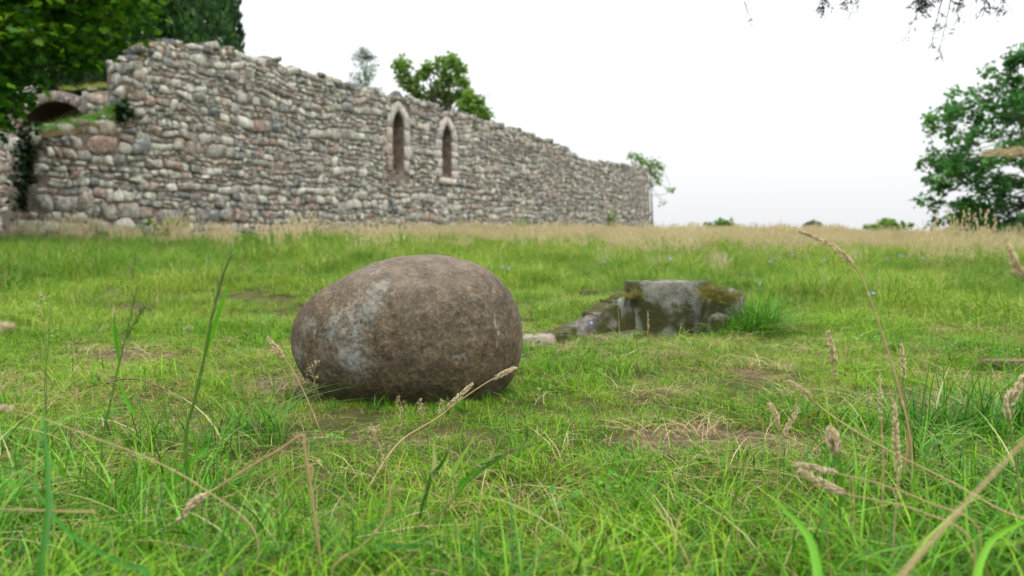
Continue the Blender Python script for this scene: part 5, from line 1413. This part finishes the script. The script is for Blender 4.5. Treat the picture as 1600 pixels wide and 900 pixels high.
    ivy('dark ivy clump in the angle of the wall step', [(194, 168), (190, 174), (187, 182)], .06, 18, lambda x, y: wall_pt(*wall_uz(x, y), .06), 82)
build_trees()

# ------------------------------------------------------------------ wild flowers and weeds
def build_flowers():
    r = np.random.default_rng(91)
    def proto(mat, kind):
        A = Acc(); h = .3
        tube(A, [(0, 0, 0), (.01, 0, h * .6), (.03, .01, h)], [.0025, .002, .0015], 4, (.5, 0, 0)); st = A.mesh('stem', M_greenstem)
        B = Acc(); n = 8
        if kind == 'bell':
            a = np.arange(n) * 2 * pi / n; prof = [(.004, 0), (.013, -.008), (.017, -.022), (.026, -.032)]
            V = [(.03 + q * cos(x), .01 + q * sin(x), h + z) for q, z in prof for x in a]
            Q = [(i * n + j, i * n + (j + 1) % n, (i + 1) * n + (j + 1) % n, (i + 1) * n + j) for i in range(3) for j in range(n)]; B.add(V, None, Q)
        else:
            for j in range(n):
                a = j * 2 * pi / n; d = np.array([cos(a), sin(a), .25]); s = np.array([-sin(a), cos(a), 0]) * .009; c = np.array([.03, .01, h])
                B.add([c, c + d * .014 + s, c + d * .026, c + d * .014 - s], [(0, 1, 2), (0, 2, 3)])
        return st, B.mesh('bloom', mat)
    kinds = dict(blue=(proto(M_blue, 'bell'), 'harebell', 'blue harebell among the tall grass', 'harebells in the tall grass'), yellow=(proto(M_yel, 'star'), 'yellow_flower', 'small yellow flower in the meadow', 'yellow meadow flowers'), white=(proto(M_white, 'star'), 'white_flower', 'small white flower in the tall grass', 'white meadow flowers'))
    spots = [('blue', x, y) for x, y in ((1030, 392), (1040, 388), (1078, 384), (1085, 386), (1090, 384), (1068, 391), (1062, 394), (1003, 384), (985, 386), (1130, 393), (1135, 398), (1160, 390), (1176, 391), (1205, 402), (1230, 386), (1265, 395), (1330, 396), (1388, 397), (1408, 393), (1412, 395), (1445, 397), (947, 402), (797, 412), (788, 410), (1192, 441), (932, 515), (1370, 456), (1050, 397), (1215, 399), (1240, 393), (1290, 400))]
    spots += [('yellow', x, y) for x, y in ((1217, 472), (1213, 483), (1176, 376), (1190, 408), (1330, 377), (1150, 420))] + [('white', x, y) for x, y in ((1113, 372), (1150, 379), (1103, 379), (1222, 381), (1232, 378), (1040, 382), (1010, 401))]
    own = {(932, 515): 'lone blue harebell growing against the kerb of the trough', (1192, 441): 'lone blue harebell just above the right end of the trough', (1370, 456): 'lone blue harebell in open grass below the arching stalk',
           (797, 412): 'right one of two blue harebells behind the boulder top', (788, 410): 'left one of two blue harebells behind the boulder top', (1217, 472): 'upper of two yellow flowers right of the trough', (1213, 483): 'lower of two yellow flowers right of the trough'}
    for k, x, y in spots:
        (st, bl), nm, lab, grp = kinds[k]
        lab = own.get((x, y), lab)
        # stand it so that the bloom shows where the meadow thins out
        for Y in np.geomspace(3.3, 26, 160):
            p = px(x, y, Y); g = float(gh(p[0], p[1]))
            if p[2] - g < (.2 if y < 430 else .12): break
        s = min(.55, max(.28, (p[2] - g) / .3))
        o = empty(nm, (p[0] - .03, p[1], g)); o.rotation_euler = (0, 0, 0); o.scale = (s, s, s); tag(o, lab, 'flower', grp)
        link('stem', st, o); bb = link('bloom', bl, o)
    # leafy weeds at the wall foot
    for q, (x, Yy, h, lab) in enumerate(((258, 17.2, .5, 'pale nettle clump at the wall foot below the high corner'), (955, 41, 1.5, 'leafy weed clump at the wall foot near its far end'), (815, 33, .9, 'low weed clump at the wall foot right of the windows'))):
        b = gpt(x, Yy); t = empty('weed_clump', b); tag(t, lab, 'weed', 'weed clumps along the wall foot'); A = Acc(); P = []
        for k in range(9):
            e = b + np.array([r.normal(0, .22), r.normal(0, .15), h * r.uniform(.6, 1.1)]); tube(A, [b + r.normal(0, .05, 3) * [1, 1, 0], e], [.01, .004], 4, (.5, 0, 0))
            for m in range(16): P.append(b + (e - b) * r.uniform(.3, 1) + r.normal(0, .05, 3))
        V, F, C = leaves_mesh(np.array(P), .13, r); link('stem', A.mesh('stem', M_greenstem, off=b), t); link('foliage', mesh_data('foliage', V - b, F, None, C, M_ash, smooth=False), t)
build_flowers()
